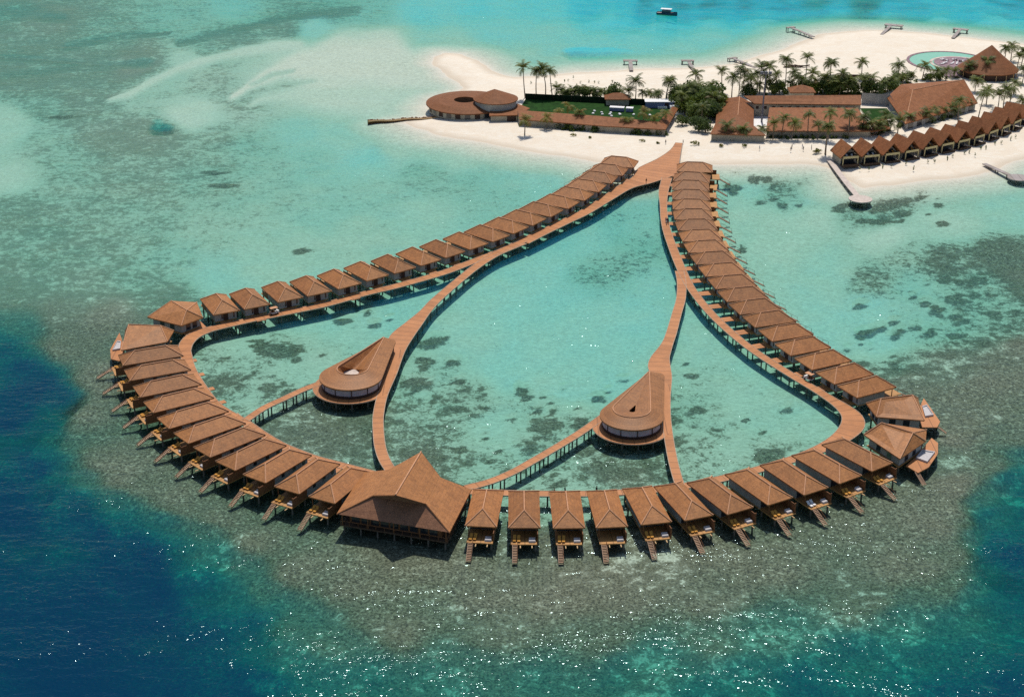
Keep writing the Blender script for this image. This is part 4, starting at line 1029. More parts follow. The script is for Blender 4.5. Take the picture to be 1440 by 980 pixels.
# pool and pool hut
pc = at(1335, 87.5, G); o = thing('swimming_pool', 'round turquoise swimming pool wrapped around a purple paved terrace', 'swimming pool', pc)
k = N('pool_water'); pw = k.noise(k.pos(), .5, 3); M['pool'] = k.bsdf(k.mix(pw, (.20, .48, .31, 1), (.28, .58, .39, 1)), .15, .4)
def annulus(m, r0, r1, z0, z1, c=(0, 0), n=56):
    for i in range(n):
        a, b = 2*math.pi*i/n, 2*math.pi*(i+1)/n
        P0 = [Vector((c[0]+r*math.cos(t), c[1]+r*math.sin(t), 0)) for r, t in ((r0, a), (r0, b), (r1, b), (r1, a))]
        z = lambda p, h: Vector((p.x, p.y, h))
        m.face([z(P0[0], z1), z(P0[3], z1), z(P0[2], z1), z(P0[1], z1)]); m.face([z(P0[3], z0), z(P0[2], z0), z(P0[2], z1), z(P0[3], z1)]); m.face([z(P0[1], z0), z(P0[0], z0), z(P0[0], z1), z(P0[1], z1)])
m = MB(); annulus(m, 18.2, 19.6, -.1, .32); m.build('rim', 'paving_purple', o)
m = MB(); m.prism([Vector((18.19*math.cos(t), 18.19*math.sin(t), 0)) for t in np.linspace(0, 2*math.pi, 57)[:-1]], -.1, .18); m.build('pool_water', 'pool', o)
tc = at(1347, 90, G)-pc
m = MB(); m.prism([tc+Vector((11*math.cos(t), 11.5*math.sin(t), 0)) for t in np.linspace(0, 2*math.pi, 49)[:-1]], -.1, .34); m.build('terrace', 'paving_purple', o)
m = MB(); annulus(m, 11.6, 13.0, -.1, .27, (tc.x, tc.y)); m.build('inner_rim', 'paving', o)
m = MB(); m.prism([p_-pc for p_ in (at(1318,101,G), at(1345,96,G), at(1362,98,G), at(1360,110,G), at(1330,109,G))], -.1, .38); m.build('south_terrace', 'paving_purple', o)
for i in range(16):
    aa = random.uniform(0, 6.28); rr_ = random.uniform(2, 8.8); l_ = link('sun_lounger', LW_ME); l_.location = pc+tc+Vector((rr_*math.cos(aa), rr_*math.sin(aa), .34)); l_.rotation_euler = (0, 0, aa+1.57); l_.scale = (1.2, 1.2, 1.2)
    tag(l_, 'white sun lounger on the purple terrace inside the round pool', 'sun lounger', 'loungers on the pool terrace')
hc_ = at(1391, 96, 4.6); base = Vector((hc_.x, hc_.y, G)); o = thing('round_hut', 'large round hut with tall pointed brown cone roof beside the pool', 'hut', base)
E = [Vector((13*math.cos(t)*(1+.12*max(0, -math.cos(t-.5))), 13*math.sin(t), 3.2)) for t in np.linspace(0, 2*math.pi, 49)[:-1]]; ap = at(1395, 63.5, 14.6)-base
m = MB()
mid = [e_+(ap-e_)*.55+Vector((0, 0, -.25)) for e_ in E]
m.solid([[E[i], E[(i+1) % 48], mid[(i+1) % 48], mid[i]] for i in range(48)]+[[mid[i], mid[(i+1) % 48], ap] for i in range(48)], .35); m.build('roof', 'shingle_dusty', o)
m = MB(); m.prism([Vector((e_.x*.9, e_.y*.9, 0)) for e_ in E], -.2, 3.1, top=False); m.build('wall', 'darkwood', o)
for i in range(24, 48, 3):
    m = MB(); m.tube([Vector((E[i].x*.95, E[i].y*.95, -.1)), Vector((E[i].x*.95, E[i].y*.95, 3.05))], .16, 6); m.build('post', 'wood_light', o)

# beach villas
BV = [(1196,234),(1226,232),(1255,229),(1282.6,225),(1309,220),(1333,215),(1356,210),(1377.6,204),(1397.5,197),(1415,190),(1431,182.6),(1447,175)]
def beach_villa(label):
    o = thing('beach_villa', label, 'villa', (0, 0, 0), 0, 'two storey beach villas')
    W, Dp = 6.2, 9.6
    m = MB(); m.box(-W/2, W/2, 1.6, Dp, -.3, 3.5); wl = m.build('wall', 'plaster_sand', o)
    e0, e1, r0, r1 = Vector((-4.1, -.5, 3.3)), Vector((4.1, -.5, 3.3)), Vector((0, -.9, 7.6)), Vector((0, Dp+.3, 7.6))
    f0, f1 = Vector((-4.1, Dp+.3, 3.3)), Vector((4.1, Dp+.3, 3.3))
    m = MB(); m.solid([[f0, e0, r0, r1], [e1, f1, r1, r0]], .3); rf = m.build('roof', 'shingle_dusty', o)
    m = MB(); m.tube([e0+Vector((0, -.05, -.1)), r0+Vector((0, -.05, -.1)), e1+Vector((0, -.05, -.1))], .14, 5); m.build('bargeboard', 'wood', rf)
    m = MB(); m.face([(-3.0, 1.7, 3.5), (3.0, 1.7, 3.5), (0, 1.7, 6.7)]); m.build('upper_window', 'glass', o)
    m = MB(); m.face([(-3.0, Dp-.2, 3.5), (0, Dp-.2, 6.7), (3.0, Dp-.2, 3.5)]); m.build('rear_gable', 'plaster_sand', o)
    m = MB(); m.box(-3.1, 3.1, -.7, 1.58, 3.05, 3.3); m.build('balcony', 'wood', o)
    m = MB(); m.box(-3.1, 3.1, -.78, -.70, 3.0, 3.85); m.build('balcony_front', 'cream', o)
    m = MB()
    m.box(-2.8, 2.8, 1.53, 1.6, .2, 2.7); m.build('glass_door', 'glass', wl)
    m = MB(); m.box(-3.3, 3.3, -1.6, 1.5, -.2, .25); m.build('porch', 'umberwood', o)
    for x in (-2.95, 2.95):
        m = MB(); m.box(x-.15, x+.15, -.65, -.35, .25, 3.0); m.build('post', 'cream', o)
    m = MB(); m.box(-3.2, 3.2, -1.62, -1.5, .26, .9); m.build('railing', 'umberwood', o)
    return o
bp_ = [at(x, y, G) for x, y in BV]; fr_ = frame_from(bp_, 1); protoB = None; bvs = []
for i, (p, (t, wd)) in enumerate(zip(bp_, fr_)):
    p = p + wd*1.0
    lab = f'two storey gabled beach villa, {ORD[i]} of the row counted from the straight jetty'
    if i == 0: protoB = beach_villa(lab); protoB.location = p; protoB.rotation_euler = (0, 0, rz_of(wd)); o = protoB
    else: o = dup(protoB, p, rz_of(wd), lab)
    bvs.append((p, wd))
for i in range(12):
    p, wd = bvs[i]
    for x in (-1.2, .9):
        l_ = link('sun_lounger', LW_ME if i < 2 else LG_ME); l_.location = local(p, wd, x, .35, G+3.3); l_.rotation_euler = (0, 0, rz_of(wd))
        tag(l_, f'{"white" if i < 2 else "golden"} sun lounger, {"outer" if x < 0 else "inner"} one on the balcony of the {ORD[i]} beach villa from the jetty', 'sun lounger', 'loungers on the beach villa balconies')

# ------------------------------------------------------------------ jetties
def jetty(pts, label, w=1.8, head=None, mat='boards_grey', z=1.25):
    o, cl = boardwalk([(x, y, w) for x, y in pts], label, 5, edge=None, mat=mat, thick=.3, nm='jetty', cat='jetty', group='small jetties around the island', z=z)
    base = Vector(o.location)
    if head:
        hx, hy, r, kind = head; p = at(hx, hy, z)-base; m = MB(); zt = z+.05+.006*bw_n[0]
        if kind == 'round': q = [Vector((p.x+r*math.cos(t), p.y+r*math.sin(t), 0)) for t in np.linspace(0, 2*math.pi, 25)[:-1]]
        else:
            d = Vector((cl[-1]-cl[-2])).normalized(); n = Vector((-d.y, d.x, 0)); q = [p-d*r*.4-n*r, p+d*r*.4-n*r, p+d*r*.4+n*r, p-d*r*.4+n*r]
        m.prism(q, zt-.35, zt); m.build('head_deck', mat, o)
        for i in range(0, len(q), max(1, len(q)//6)):
            e_ = p+(q[i]-p)*.85; d_ = link('pile', PILE_ME, o); d_.location = (e_.x, e_.y, zt-.3)
    return o
jetty([(1166,224),(1180,243),(1193,260),(1207,277)], 'long pale jetty with round head below the first beach villa', 2.2, (1210,280,4.2,'round'), 'paving')
jetty([(1384,230),(1402,238),(1422,247)], 'jetty with pale round head at the right edge of the beach', 1.9, (1432,250,4.0,'round'))
jetty([(888,99),(887,92),(886.5,86)], 'short brown T shaped jetty north of the sports lawn', 1.8, (886.5,85.5,3.4,'cross'))
jetty([(978,101),(973,94),(969,87)], 'short jetty with forked head behind the tall palms', 1.6, (967,85.5,3.0,'cross'))
jetty([(1064,96.5),(1048,89),(1032,82.5)], 'long diagonal brown jetty beside the mast', 1.6, (1030,82,2.4,'cross'))
jetty([(1144,52),(1128,45),(1114,39.5)], 'dark diagonal jetty off the far north beach', 1.8, (1112,38.8,2.4,'cross'))
jetty([(1240,48.5),(1247,41.5),(1252,36.5)], 'bent jetty at the tip of the far beach', 1.6, (1257,35.8,4.6,'cross'))
jetty([(1340,53.5),(1346,46.5),(1350,42)], 'jetty on the far shore north of the pool', 1.6, (1351,41.5,3.8,'cross'))
p, q = at(518, 173, 0), at(626, 167, 0)
o = thing('timber_groyne', 'low weathered timber groyne in the shallows by the round building', 'groyne', p)
m = MB(); n_ = 60
for i in range(n_):
    e_ = p+(q-p)*(i/n_)-p; e_.y += math.sin(i*.25)*.6; hh = .9+.5*random.random()
    m.tube([e_+Vector((0, 0, -2)), e_+Vector((0, 0, hh))], .32, 6)
m.build('stakes', 'wood', o)
m = MB(); pts = [p+(q-p)*(i/12)-p+Vector((0, math.sin(i*1.25)*.6-.6, .75)) for i in range(13)]; m.tube(pts, .35, 6); m.build('rail_beam', 'wood_light', o)

# light mast
b_ = at(1071, 172, G); o = thing('light_mast', 'tall slim grey floodlight mast rising from the paved court', 'mast', b_)
m = MB(); m.tube([(0, 0, 0), (.2, 0, 11), (.5, 0, 20.5)], [.42, .34, .22], 8); m.build('pole', 'steel', o)
for x in (-1.2, .5, 2.2):
    m = MB(); m.box(x-.6, x+.6, -.35, .35, 20.3, 21.2); m.build('floodlight', 'steel', o)
m = MB(); m.box(-1.8, 2.8, -.1, .1, 20.0, 20.28); m.build('crossarm', 'steel', o)

# boat
b_ = at(938, 21.5, 0); o = thing('motor_boat', 'dark blue motor boat with white canopy moored off the far shore', 'boat', b_, R(-18))
m = MB(); L_, n_ = 11.0, 14; prof = []
for i in range(n_+1):
    t = i/n_; x = -L_/2+L_*t; bw = 1.7*(1-max(0, (t-.45)/.55)**2.2)+.05; sh = 1.25+.9*max(0, t-.4)**1.5*1.6
    prof.append([Vector((x, -bw, sh)), Vector((x, -bw*.8, .35)), Vector((x, 0, -.25)), Vector((x, bw*.8, .35)), Vector((x, bw, sh))])
for i in range(n_):
    for j in range(4): m.face([prof[i][j], prof[i+1][j], prof[i+1][j+1], prof[i][j+1]])
m.face(prof[0][::-1]); hull = m.build('hull', 'navy', o)
m = MB()
for i in range(n_):
    dn_ = Vector((0, 0, -.35)); m.face([prof[i][0]+dn_, prof[i+1][0]+dn_, prof[i+1][4]+dn_, prof[i][4]+dn_])
m.build('deck', 'boards_grey', o)
m = MB(); m.box(-2.6, 1.8, -1.15, 1.15, 1.0, 2.5); cb = m.build('cabin', 'navy', o)
for bx_ in ((-2.2, 1.4, -1.2, -1.152), (-2.2, 1.4, 1.152, 1.2), (1.8, 1.85, -1, 1)):
    m = MB(); m.box(*bx_, 1.7, 2.35); m.build('window', 'glass', cb)
m = MB(); m.box(-3.4, 2.4, -1.45, 1.45, 3.1, 3.25); m.build('canopy', 'white', o)
for x in (-3.2, 2.2):
    for y in (-1.3, 1.3): m = MB(); m.tube([(x, y, 1.0), (x, y, 3.1)], .06, 5); m.build('canopy_post', 'steel', o)

# ------------------------------------------------------------------ palms, trees, shrubs
def frond_mesh(seed, n=17, L0=4.3, droop=1.0):
    rs = random.Random(seed); m = MB()
    for i in range(n):
        az = 2*math.pi*i/n+rs.uniform(-.25, .25); el = rs.uniform(-.1, 1.3)*(.9 if i % 3 else 1.1); L_ = L0*rs.uniform(.8, 1.1)
        d = Vector((math.cos(az), math.sin(az), 0)); side = Vector((-d.y, d.x, 0))
        pts = []; p = Vector((0, 0, 0)); a = el; ns = 9
        for j in range(ns+1):
            pts.append(p.copy()); st = L_/ns
            p = p+(d*math.cos(a)+Vector((0, 0, math.sin(a))))*st; a -= .19*droop*(.6+j*.1)
        dead = rs.random() > .9
        for j in range(1, ns):
            t = j/ns; wl = 1.2*math.sin(math.pi*min(1, t*.92+.12))**.7+.12
            for s in (-1, 1):
                for q in (0, .5):
                    b0 = pts[j].lerp(pts[j+1], q); b1 = pts[j].lerp(pts[j+1], q+.42)
                    tip = b1+side*s*wl*rs.uniform(.8, 1.1)+(pts[j+1]-pts[j])*.55+Vector((0, 0, -.42*wl*rs.uniform(.6, 1.3)))
                    m.face([b0, b1, tip], tone=(.98 if dead else rs.uniform(.05, .85)))
        m.tube([pts[0], pts[4], pts[-1]], [.07, .05, .02], 4, cap=False)
    return m
FR_ME = [frond_mesh(i, 18+i % 3*2, 4.2, .85+.12*i).mesh('crown', 'frond') for i in range(4)]
FY_ME = [frond_mesh(20+i, 15, 3.6, .9+.1*i).mesh('crown', 'frond_yellow') for i in range(3)]
def trunk_mesh(h, lean, bend, r=.24):
    m = MB(); pts = []; n = 9
    for i in range(n+1):
        t = i/n; pts.append(Vector((lean*h*(t**1.6)*.5+bend*math.sin(t*3.1)*.04*h, bend*.03*h*math.sin(t*2.2), h*t)))
    m.tube([(0, 0, -.5)]+pts, [r*1.7]+[r*(1.25-.55*i/n) for i in range(n+1)], 6); return m, pts[-1]
palm_n = [0]
def palm(bx, by, tx, ty, label, yellow=False, sc=1.0, z=G):
    """(bx, by) foot on the ground, (tx, ty) crown centre in the survey grid"""
    b = at(bx, by, z); sc_px = F/((b.y*cp)+(H-z)*sp); h = max(1.6, (by-ty)/(sc_px*.95)); lean = (tx-bx)/sc_px/h*2
    i = palm_n[0]; palm_n[0] += 1
    o = thing('coconut_palm', label, 'palm', b, 0, 'coconut palms')
    m, top = trunk_mesh(h, lean, random.uniform(-1, 1), .2 if h > 5 else .17); m.build('trunk', 'bark', o)
    c = link('crown', (FY_ME[i % 3] if yellow else FR_ME[i % 4]), o); c.location = top
    s_ = sc*random.uniform(1.02, 1.28)*(1.0 if h > 4 else .82); c.scale = (s_, s_, s_); c.rotation_euler = (random.uniform(-.12, .12), random.uniform(-.12, .12), random.uniform(0, 6.28))
    return o
def palms(lst, where, **kw):
    lst = sorted(lst, key=lambda q: q[2])
    for i, q in enumerate(lst):
        palm(*q, f'{where}, {ORD[i]} from the left', **kw)
z1 = lambda x, y: (580+x/3.789, 60+y/3.789)
z2 = lambda x, y: (920+x/5.143, 60+y/5.143)
z3 = lambda x, y: (1160+x/3.768, 30+y/3.768)
def L(fn, items): return [(*fn(bx, by), *fn(tx, ty)) for bx, by, tx, ty in items]
palms(L(z1, [(600,295,590,140),(660,292,661,160),(708,292,690,150),(745,292,730,158)]), 'tall slender coconut palm in the clump beside the round building')
palms(L(z1, [(770,290,768,245),(822,292,820,268),(855,292,850,262),(935,292,930,250),(1150,318,1150,262),(1187,310,1187,213),(1225,315,1228,270),(1310,318,1308,272),(1350,318,1366,213),(1412,320,1410,258)]), 'coconut palm in the row behind the sports lawn')
palms(L(z1, [(790,415,778,368),(828,400,828,340),(885,440,890,372),(716,460,715,402),(598,490,600,415),(1145,470,1142,415),(1228,468,1230,375),(1288,470,1290,402),(1348,465,1345,382)]), 'yellow green young palm in front of the garden wing', yellow=True, sc=.92)
palms(L(z2, [(90,430,105,285),(165,415,165,345),(295,310,295,235),(492,360,480,215),(415,400,415,310),(310,400,310,325),(612,385,618,200),(712,365,690,265),(745,355,737,232),(765,350,765,190)]), 'coconut palm behind the end block of the resort building')
palms(L(z2, [(828,355,820,185),(945,335,940,135),(1275,240,1270,155),(1040,335,1030,255),(1132,325,1140,228),(1090,330,1092,120),(1320,370,1330,330),(1200,370,1195,310)]), 'coconut palm behind the long rear wing')
palms(L(z2, [(525,705,525,605),(638,705,640,632),(778,700,780,630),(858,700,860,590),(918,690,930,552),(990,700,1010,588),(1107,690,1105,525),(1258,700,1260,515),(1402,690,1400,522),(1180,700,1180,605),(1240,805,1247,612)]), 'coconut palm growing in front of the resort building', sc=.85)
palms(L(z3, [(28,285,30,228),(190,305,190,225),(385,310,385,238),(517,305,525,240),(685,300,685,270),(848,300,850,220)]), 'coconut palm between the pool and the great hall')
palms(L(z3, [(985,210,985,135),(950,215,952,150),(1013,275,1020,190),(1040,240,1046,168),(795,375,800,318),(812,518,830,388),(915,470,915,395),(945,460,950,368),(1040,470,1040,425)]), 'coconut palm on the sand around the round hut')
palms(L(z3, [(705,545,700,425),(540,545,540,490),(690,510,690,475),(385,600,390,530),(125,600,120,497),(200,600,200,512),(192,605,195,562),(320,575,320,500),(1,700,5,560)]), 'coconut palm on the strip behind the beach villas', sc=.9)

def clump_mesh(seed, rx, ry, rz, n, leaf=.5, lobes=7, mat='leaf'):
    rs = random.Random(seed); m = MB()
    cs = [(Vector((rs.uniform(-.65, .65)*rx, rs.uniform(-.65, .65)*ry, rs.uniform(-.35, .6)*rz)), rs.uniform(.32, .6), rs.uniform(.1, .8)) for _ in range(lobes)]
    for i in range(n):
        c, r, tn = cs[i % lobes]
        d = Vector((rs.gauss(0, 1), rs.gauss(0, 1), rs.gauss(0, 1))).normalized()*r*rs.uniform(.65, 1.08)
        p = c+Vector((d.x*rx, d.y*ry, d.z*rz))
        a = Vector((rs.gauss(0, 1), rs.gauss(0, 1), rs.gauss(0, .6))).normalized(); b = a.orthogonal().normalized()
        s = leaf*rs.uniform(.6, 1.3)
        m.face([p-a*s*.5, p+b*s*.35, p+a*s*.5, p-b*s*.35], tone=min(1, max(0, tn+rs.uniform(-.2, .25))))
    return m.mesh('crown', mat)
TREE = [clump_mesh(i, 4.4, 4.2, 3.9, 1300, .85, 11) for i in range(3)]
def tree(x, y, h, label, s=1.0, k_=0, cat='tree', grp='broadleaf trees'):
    b = at(x, y, G); o = thing('broadleaf_tree', label, cat, b, random.uniform(0, 6), grp)
    m = MB(); m.tube([(0, 0, -.3), (.1, 0, h*.35), (.2, .1, h*.7)], [.35, .26, .14], 7)
    for q in range(4):
        a = q*1.6; m.tube([(.15, 0, h*.4), (1.6*s*math.cos(a), 1.6*s*math.sin(a), h*.72)], [.15, .06], 5)
    m.build('trunk', 'bark', o)
    c = link('crown', TREE[k_ % 3], o); c.location = (0, 0, h*.58); c.scale = (s*1.18, s*1.18, s*1.2)
    return o
tl = [(*z2(x, y), h, s) for x, y, h, s in ((190,470,6.5,.85),(250,450,8,1.05),(330,470,8,1.1),(420,480,8.5,1.15),(220,520,6,.85),(300,560,6.5,.9),(380,560,7,.95),(450,540,6.5,.8),(320,640,5,.7),(160,440,6,.8),(290,500,7.5,1.0),(360,520,7,1.0),(440,500,7.5,1.0),(400,440,7,.9),(200,600,3.5,.5),(370,650,4,.55))]
for i, (x, y, h, s) in enumerate(sorted(tl)): tree(x, y, h, f'dense dark green broadleaf tree in the grove by the boardwalk landing, {ORD[i]} from the left', s, i)
tl = [(*z2(x, y), h, s) for x, y, h, s in ((850,375,5,.75),(905,375,4.5,.7),(1180,370,5,.75),(1270,365,6,.95),(1340,368,6,.9),(1400,370,5.5,.85))]
tl += [(*z2(x, y), h, s) for x, y, h, s in ((1010,350,3.5,.5),(1080,345,3.5,.5),(1130,360,4,.6),(1240,340,4.5,.65),(700,385,3,.45),(660,382,3,.4))]
tl += [(*z3(x, y), h, s) for x, y, h, s in ((230,385,5.5,.85),(330,375,5,.75),(390,325,4.2,.6),(430,325,4,.6),(20,390,5,.8),(160,385,4,.6),(285,390,3.5,.6),(560,318,3.2,.5),(610,312,3,.45))]
for i, (x, y, h, s) in enumerate(sorted(tl)): tree(x, y, h, f'dark green bushy tree in the belt behind the resort roofs, {ORD[i]} from the left', s, i+1)
tl = [(*z1(x, y), h, s) for x, y, h, s in ((1070,305,5.5,.8),(890,298,4.2,.6),(945,298,4.5,.6),(820,298,3.2,.45),(980,300,2.6,.4))]
for i, (x, y, h, s) in enumerate(sorted(tl)): tree(x, y, h, f'rounded green tree behind the sports lawn fence, {ORD[i]} from the left', s, i)
SHR = [clump_mesh(40+i, 2.5, 1.7, 2.0, 520, .5, 6) for i in range(3)]; SHY = [clump_mesh(50+i, 1.8, 1.2, .7, 200, .45, 5, 'frond_yellow') for i in range(2)]
def shrubs(lst, label, mes, s=1.0, nm='shrub', grp='shrubs'):
    for i, q in enumerate(sorted(lst)):
        b = at(q[0], q[1], G); sc = s*(q[2] if len(q) > 2 else 1)
        me = mes[i % len(mes)]; o = link(nm, me); o.location = b+Vector((0, 0, .6*sc)); o.scale = (sc, sc, sc); o.rotation_euler = (0, 0, random.uniform(0, 6))
        tag(o, f'{label}, {ORD[i]} from the left', 'shrub', grp)
shrubs([(*z1(x, y), s) for x, y, s in ((800,462,1.1),(840,466,1.1),(880,466,1.0),(930,468,1.0),(985,470,1.5),(1020,472,.8),(1175,485,1.25),(1215,488,1.0),(1255,490,1.0),(1295,490,1.0),(1335,490,1.0))], 'dense dark green shrub against the wall of the garden wing', SHR)
shrubs([(*z1(x, y), s) for x, y, s in ((855,500,.8),(950,510,.7),(1222,530,.75),(1310,538,.7))]+[(*z2(x, y), s) for x, y, s in ((290,742,1.1),(490,752,.9),(655,756,.8),(1160,795,1.0),(1180,790,.9))], 'low yellow green creeper mound on the beach sand', SHY)
shrubs([(*z2(x, y), s) for x, y, s in ((560,708,.5),(720,708,.5),(850,690,.6),(905,692,.6),(960,694,.6),(1020,692,.6),(1085,694,.7),(1150,694,.65),(1220,694,.7),(1300,694,.6),(1380,694,.7))], 'small grey green shrub at the foot of the resort wall', SHR)
shrubs([(*z3(x, y), s) for x, y, s in ((270,600,.9),(300,590,.9),(330,580,.8),(400,560,.9),(450,545,.9),(500,540,1.0),(560,535,1.0),(610,525,1.1),(650,510,1.1),(690,495,1.0),(735,475,.9))], 'green shrub along the sand path behind the beach villas', SHR)
shrubs([(*z3(x, y), s) for x, y, s in ((780,305,.8),(740,298,.7),(700,300,.6),(600,292,.7),(640,305,.6))], 'leafy shrub at the edge of the pool terrace', SHR)
palms(L(z3, [(20,390,20,330),(75,395,80,335),(120,390,118,330),(205,392,205,315),(245,388,240,310),(300,380,300,330),(350,365,350,310),(410,345,412,300),(455,330,455,285),(150,388,150,345)]), 'bushy palm in the green belt before the pool', sc=.95)
palms(L(z1, [(795,295,797,262),(880,296,880,262),(905,296,905,255),(970,300,968,262),(1000,303,1003,268),(1100,312,1098,268),(1265,318,1262,280),(1390,330,1388,290)]), 'bushy low palm along the back of the sports lawn')
palms(L(z2, [(660,375,655,330),(690,378,684,322),(760,372,755,310),(985,355,980,300),(1165,365,1165,285),(1235,370,1235,260),(1365,372,1365,300),(1420,372,1418,290),(470,400,470,350),(370,420,370,360),(20,440,15,380)]), 'bushy palm in the belt behind the rear wing')
palms(L(z3, [(235,610,238,545),(285,600,283,548),(345,585,345,540),(440,560,440,510),(480,545,482,500),(575,525,575,480),(625,515,627,470),(665,500,665,455),(760,475,760,440)]), 'small palm on the planted strip before the great hall', sc=.85)
palms(L(z2, [(560,395,565,260),(640,380,648,225),(800,372,803,265),(870,380,872,240),(1000,372,1002,225),(1060,375,1062,270),(1350,375,1352,235),(1300,380,1298,300)]), 'slender tall palm rising behind the resort roofs', sc=.9)
palms(L(z3, [(1075,330,1078,260),(1000,390,1002,330),(1045,330,1046,262),(855,440,857,372),(980,430,984,365),(760,300,762,240),(640,315,640,262),(590,318,592,268)]), 'slender palm on the open sand around the hall', sc=.9)
palms(L(z2, [(250,470,252,330),(200,500,200,395),(420,520,424,400),(340,600,342,480)]), 'palm crown rising out of the grove by the landing')
SHL = [clump_mesh(80+i, 1.7, 1.3, 1.2, 300, .45, 6, 'frond_yellow' if i % 2 else 'leaf') for i in range(4)]
shrubs([(*z3(x, y), s) for x, y, s in ((10,388,1.1),(50,392,1.0),(95,392,1.1),(135,390,.9),(180,392,1.0),(225,390,1.0),(262,388,.9),(310,378,1.0),(345,368,.9),(375,350,.8),(405,340,.8),(440,330,.8),(480,322,.8),(520,316,.7),(560,312,.7))], 'leafy shrub in the green belt before the pool', SHL)
shrubs([(*z2(x, y), s) for x, y, s in ((670,388,.8),(720,386,.7),(800,380,.9),(950,372,.9),(990,372,.8),(1050,372,.8),(1110,372,.9),(1160,376,1.0),(1210,376,.9),(1260,378,1.0),(1310,378,.9),(1390,378,1.0))], 'leafy shrub in the belt behind the rear wing', SHL)
shrubs([(*z1(x, y), s) for x, y, s in ((765,297,.8),(785,297,.8),(835,297,.9),(865,297,.8),(915,299,.9),(960,300,.8),(990,304,.7),(1030,308,.7),(1120,314,.8))], 'leafy shrub behind the sports lawn fence', SHL)
SAP = clump_mesh(70, .5, .5, .8, 40, .35, 4)
for i, (x, y) in enumerate(sorted([z3(*q) for q in ((185,788),(232,790),(305,778),(352,775),(430,762),(470,788),(545,752),(580,750),(648,735),(676,722),(740,705),(765,700),(795,715),(825,680),(852,678),(900,655),(935,650),(985,630),(1010,618))])):
    o = link('sapling', SAP); o.location = at(x, y, G*.9)+Vector((0, 0, .8)); o.rotation_euler = (0, 0, i); o.scale = (1, 1, 1+.3*(i % 3))
    tag(o, f'small dark sapling planted in the sand before the beach villas, {ORD[i]} from the left', 'sapling', 'saplings on the beach')
for i, (x, y) in enumerate(sorted([z1(*q) for q in ((632,222),(810,212),(830,210),(857,192),(895,220),(940,215),(970,218),(992,220),(1065,215),(1000,262),(875,235),(1140,205))])):
    o = link('sapling', SAP); o.location = at(x, y, G*.9)+Vector((0, 0, .8)); o.rotation_euler = (0, 0, i*2)
    tag(o, f'small dark sapling on the north beach behind the sports lawn, {ORD[i]} from the left', 'sapling', 'saplings on the beach')

# heaps of cut timber and stacked loungers on the north sand
def heap(x, y, w_, label):
    rs = random.Random(int(x)); m = MB()
    for i in range(26):
        a = rs.uniform(-.4, .4); p = Vector((rs.uniform(-w_, w_), rs.uniform(-1.3, 1.3), rs.uniform(0, .9)*(1-abs(i-13)/30)+.2)); d = Vector((math.cos(a), math.sin(a), rs.uniform(-.15, .15)))*rs.uniform(1, 2.2)
        m.tube([p-d, p+d], rs.uniform(.12, .24), 5)
    o = m.build('timber_heap', 'umberwood'); o.location = at(x, y, G); tag(o, label, 'timber heap', 'timber heaps on the sand')
heap(*z2(1020,180), 5, 'tangled dark timber heap on the open sand behind the rear wing')
heap(*z2(1400,252), 5.5, 'long dark timber heap beside the far palms')
heap(*z3(140,300), 6, 'long low dark heap of timber on the north sand')

# ------------------------------------------------------------------ people and buggies
def person_mesh(seed):
    rs = random.Random(seed)
    V = [((0, 0, .95), .15), ((0, 0, 1.2), .15), ((0, 0, 1.42), .16), ((0, 0, 1.53), .06), ((0, 0, 1.66), .105),
         ((.19, 0, 1.4), .06), ((.27, .03, 1.12), .05), ((.27, -.1, .88), .04), ((-.19, 0, 1.4), .06), ((-.27, .03, 1.12), .05), ((-.26, -.06, .86), .04),
         ((.1, 0, .86), .1), ((.11, -.06, .48), .075), ((.11, .04, .06), .05), ((.11, -.1, .03), .045), ((-.1, 0, .86), .1), ((-.11, .06, .48), .075), ((-.11, .14, .06), .05), ((-.11, .0, .03), .045), ((0, 0, 1.75), .07)]
    E = [(0, 1), (1, 2), (2, 3), (3, 4), (2, 5), (5, 6), (6, 7), (2, 8), (8, 9), (9, 10), (0, 11), (11, 12), (12, 13), (13, 14), (0, 15), (15, 16), (16, 17), (17, 18), (4, 19)]
    me = bpy.data.meshes.new('person'); me.from_pydata([v for v, r in V], E, []); o = bpy.data.objects.new('tmp', me); COL.objects.link(o)
    md = o.modifiers.new('skin', 'SKIN'); md.use_smooth_shade = True
    for i, (v, r) in enumerate(V): me.skin_vertices[0].data[i].radius = (r, r*.85)
    me.skin_vertices[0].data[0].use_root = True
    o.modifiers.new('sub', 'SUBSURF').levels = 1
    dg = bpy.context.evaluated_depsgraph_get(); r_ = bpy.data.meshes.new_from_object(o.evaluated_get(dg)); bpy.data.objects.remove(o); return r_
pm = person_mesh(1)
cloth = {'dark': (.02, .02, .03), 'purple': (.12, .06, .22), 'white': (.7, .7, .7), 'red': (.35, .05, .04), 'blue': (.04, .1, .3)}
PM = {}
for nm, c in cloth.items():
    me = pm.copy(); me.name = 'person'; me.materials.clear()
    k = N('clothes_'+nm); z_ = k.n('ShaderNodeSeparateXYZ'); tcn = k.n('ShaderNodeTexCoord'); k.l(tcn.outputs['Object'], z_.inputs[0])
    f = k.math('GREATER_THAN', z_.outputs[2], 1.5); f2 = k.math('LESS_THAN', z_.outputs[2], .92)
    col = k.mix(f2, C4(c), C4([x*.35+.01 for x in c])); col = k.mix(f, col, (.26, .14, .09, 1)); k.bsdf(col, .8, .2)
    me.materials.append(k.m); PM[nm] = me
bm_ = bmesh.new(); bmesh.ops.create_icosphere(bm_, subdivisions=2, radius=.13)
for v in bm_.verts: v.co.z = max(v.co.z, -.02)
HM = bpy.data.meshes.new('hair'); bm_.to_mesh(HM); bm_.free(); HM.materials.append(M['hair'])
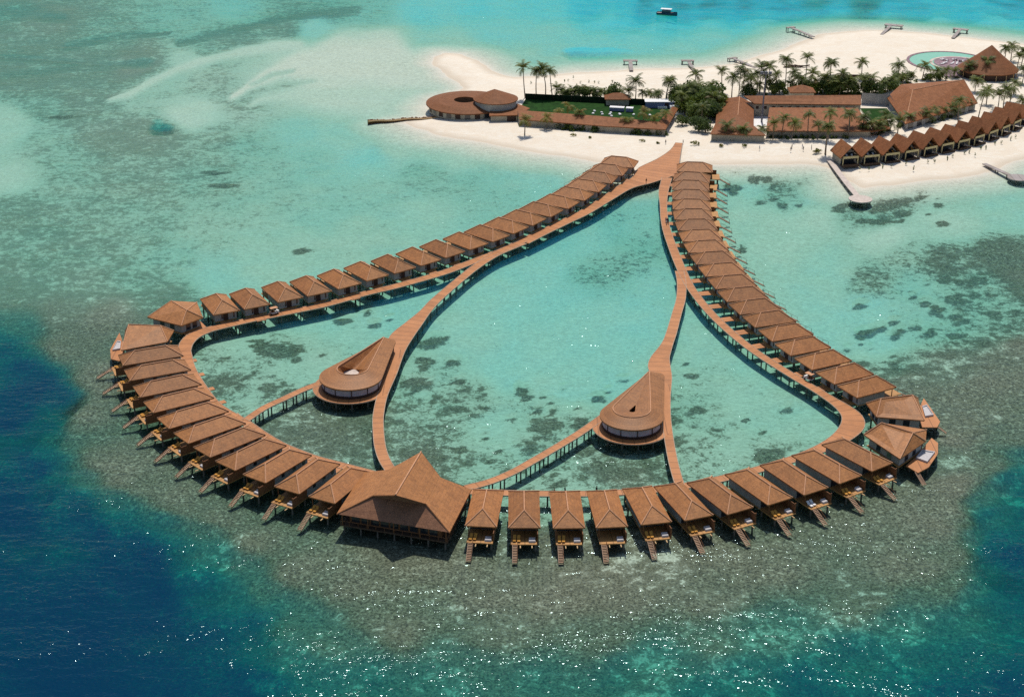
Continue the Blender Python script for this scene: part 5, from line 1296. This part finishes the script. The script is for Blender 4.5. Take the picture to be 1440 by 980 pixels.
def person(x, y, z, c, label, rz=0.0, grp=None):
    o = link('person', PM[c]); o.location = at(x, y, z); o.rotation_euler = (0, 0, rz); tag(o, label, 'person', grp)
    h_ = link('hair', HM, o); h_.location = (0, .02, 1.73)
pz = DZ+.04
for i, (x, y, c) in enumerate(((936.3,313,'purple'),(938,314.5,'purple'),(939.2,312.8,'dark'),(937.2,315.8,'white'),(940,315.3,'purple'))):
    person(x, y, pz, c, f'person in {"purple" if c == "purple" else c} clothes, {ORD[i]} of the group standing on the right boardwalk', i*1.2, 'group on the right boardwalk')
person(908.7, 257.5, DZ+.02, 'dark', 'person in dark clothes walking along the edge of the wide boardwalk hub', .4)
person(779.5, 695.6, pz, 'red', 'person in red shirt on the front boardwalk behind the third villa', 1.2)
person(794.5, 693.5, pz, 'dark', 'person in dark clothes on the front boardwalk above the gap before the fourth villa', 2.2)
person(839, 692.6, pz, 'dark', 'person in dark clothes on the front boardwalk behind the fourth villa', .8)
person(936, 203, G, 'dark', 'person in dark clothes standing on the sand left of the boardwalk landing', .2)
person(960.5, 203, G, 'dark', 'person in dark clothes standing on the sand right of the boardwalk landing', 2.0)
for i, (x, y, c) in enumerate(((1112,213,'dark'),(1113.5,209,'dark'),(1128,209,'blue'),(1129.5,212,'dark'),(1068,211,'white'),(1141,210,'dark'))):
    person(x, y, G*.95, c, f'person in {c} clothes on the beach before the resort, ' + ['first', 'second', 'third', 'fourth', 'alone at the left', 'alone at the right'][i], i*.9, 'people on the beach')
def buggy(x, y, label, rz):
    b = at(x, y, DZ+.05); o = thing('golf_buggy', label, 'buggy', b, rz, 'buggies on the boardwalk')
    m = MB(); m.box(-.65, .65, -1.3, 1.3, .3, .62); m.box(-.62, .62, .7, 1.28, .62, 1.0); m.build('body', 'white', o)
    m = MB(); m.box(-.6, .6, -.5, .15, .63, .85); m.box(-.6, .6, -.6, -.45, .63, 1.3); m.box(-.6, .6, -1.2, -.75, .63, .85); m.build('seat', 'wood', o)
    m = MB(); m.box(-.72, .72, -1.35, .95, 1.9, 2.0); m.build('canopy', 'ridge', o)
    for sx in (-.6, .6):
        for sy in (-1.2, .8):
            m = MB(); m.tube([(sx, sy, .62), (sx, sy, 1.9)], .035, 5); m.build('post', 'steel', o)
            m = MB(); m.tube([(sx-.09, sy, .25), (sx+.09, sy, .25)], .25, 12); m.build('wheel', 'rubber', o)
buggy(1137, 534, 'small open buggy with brown canopy parked beside the right boardwalk', R(40))
buggy(386, 441, 'small open buggy with brown canopy parked beside the upper left boardwalk', R(-60))

for ob in list(COL.objects):
    if ob.parent is None and ob.get('label') and len(ob['label'].replace(',', '').split()) > 16: print('LONG', ob['label'])
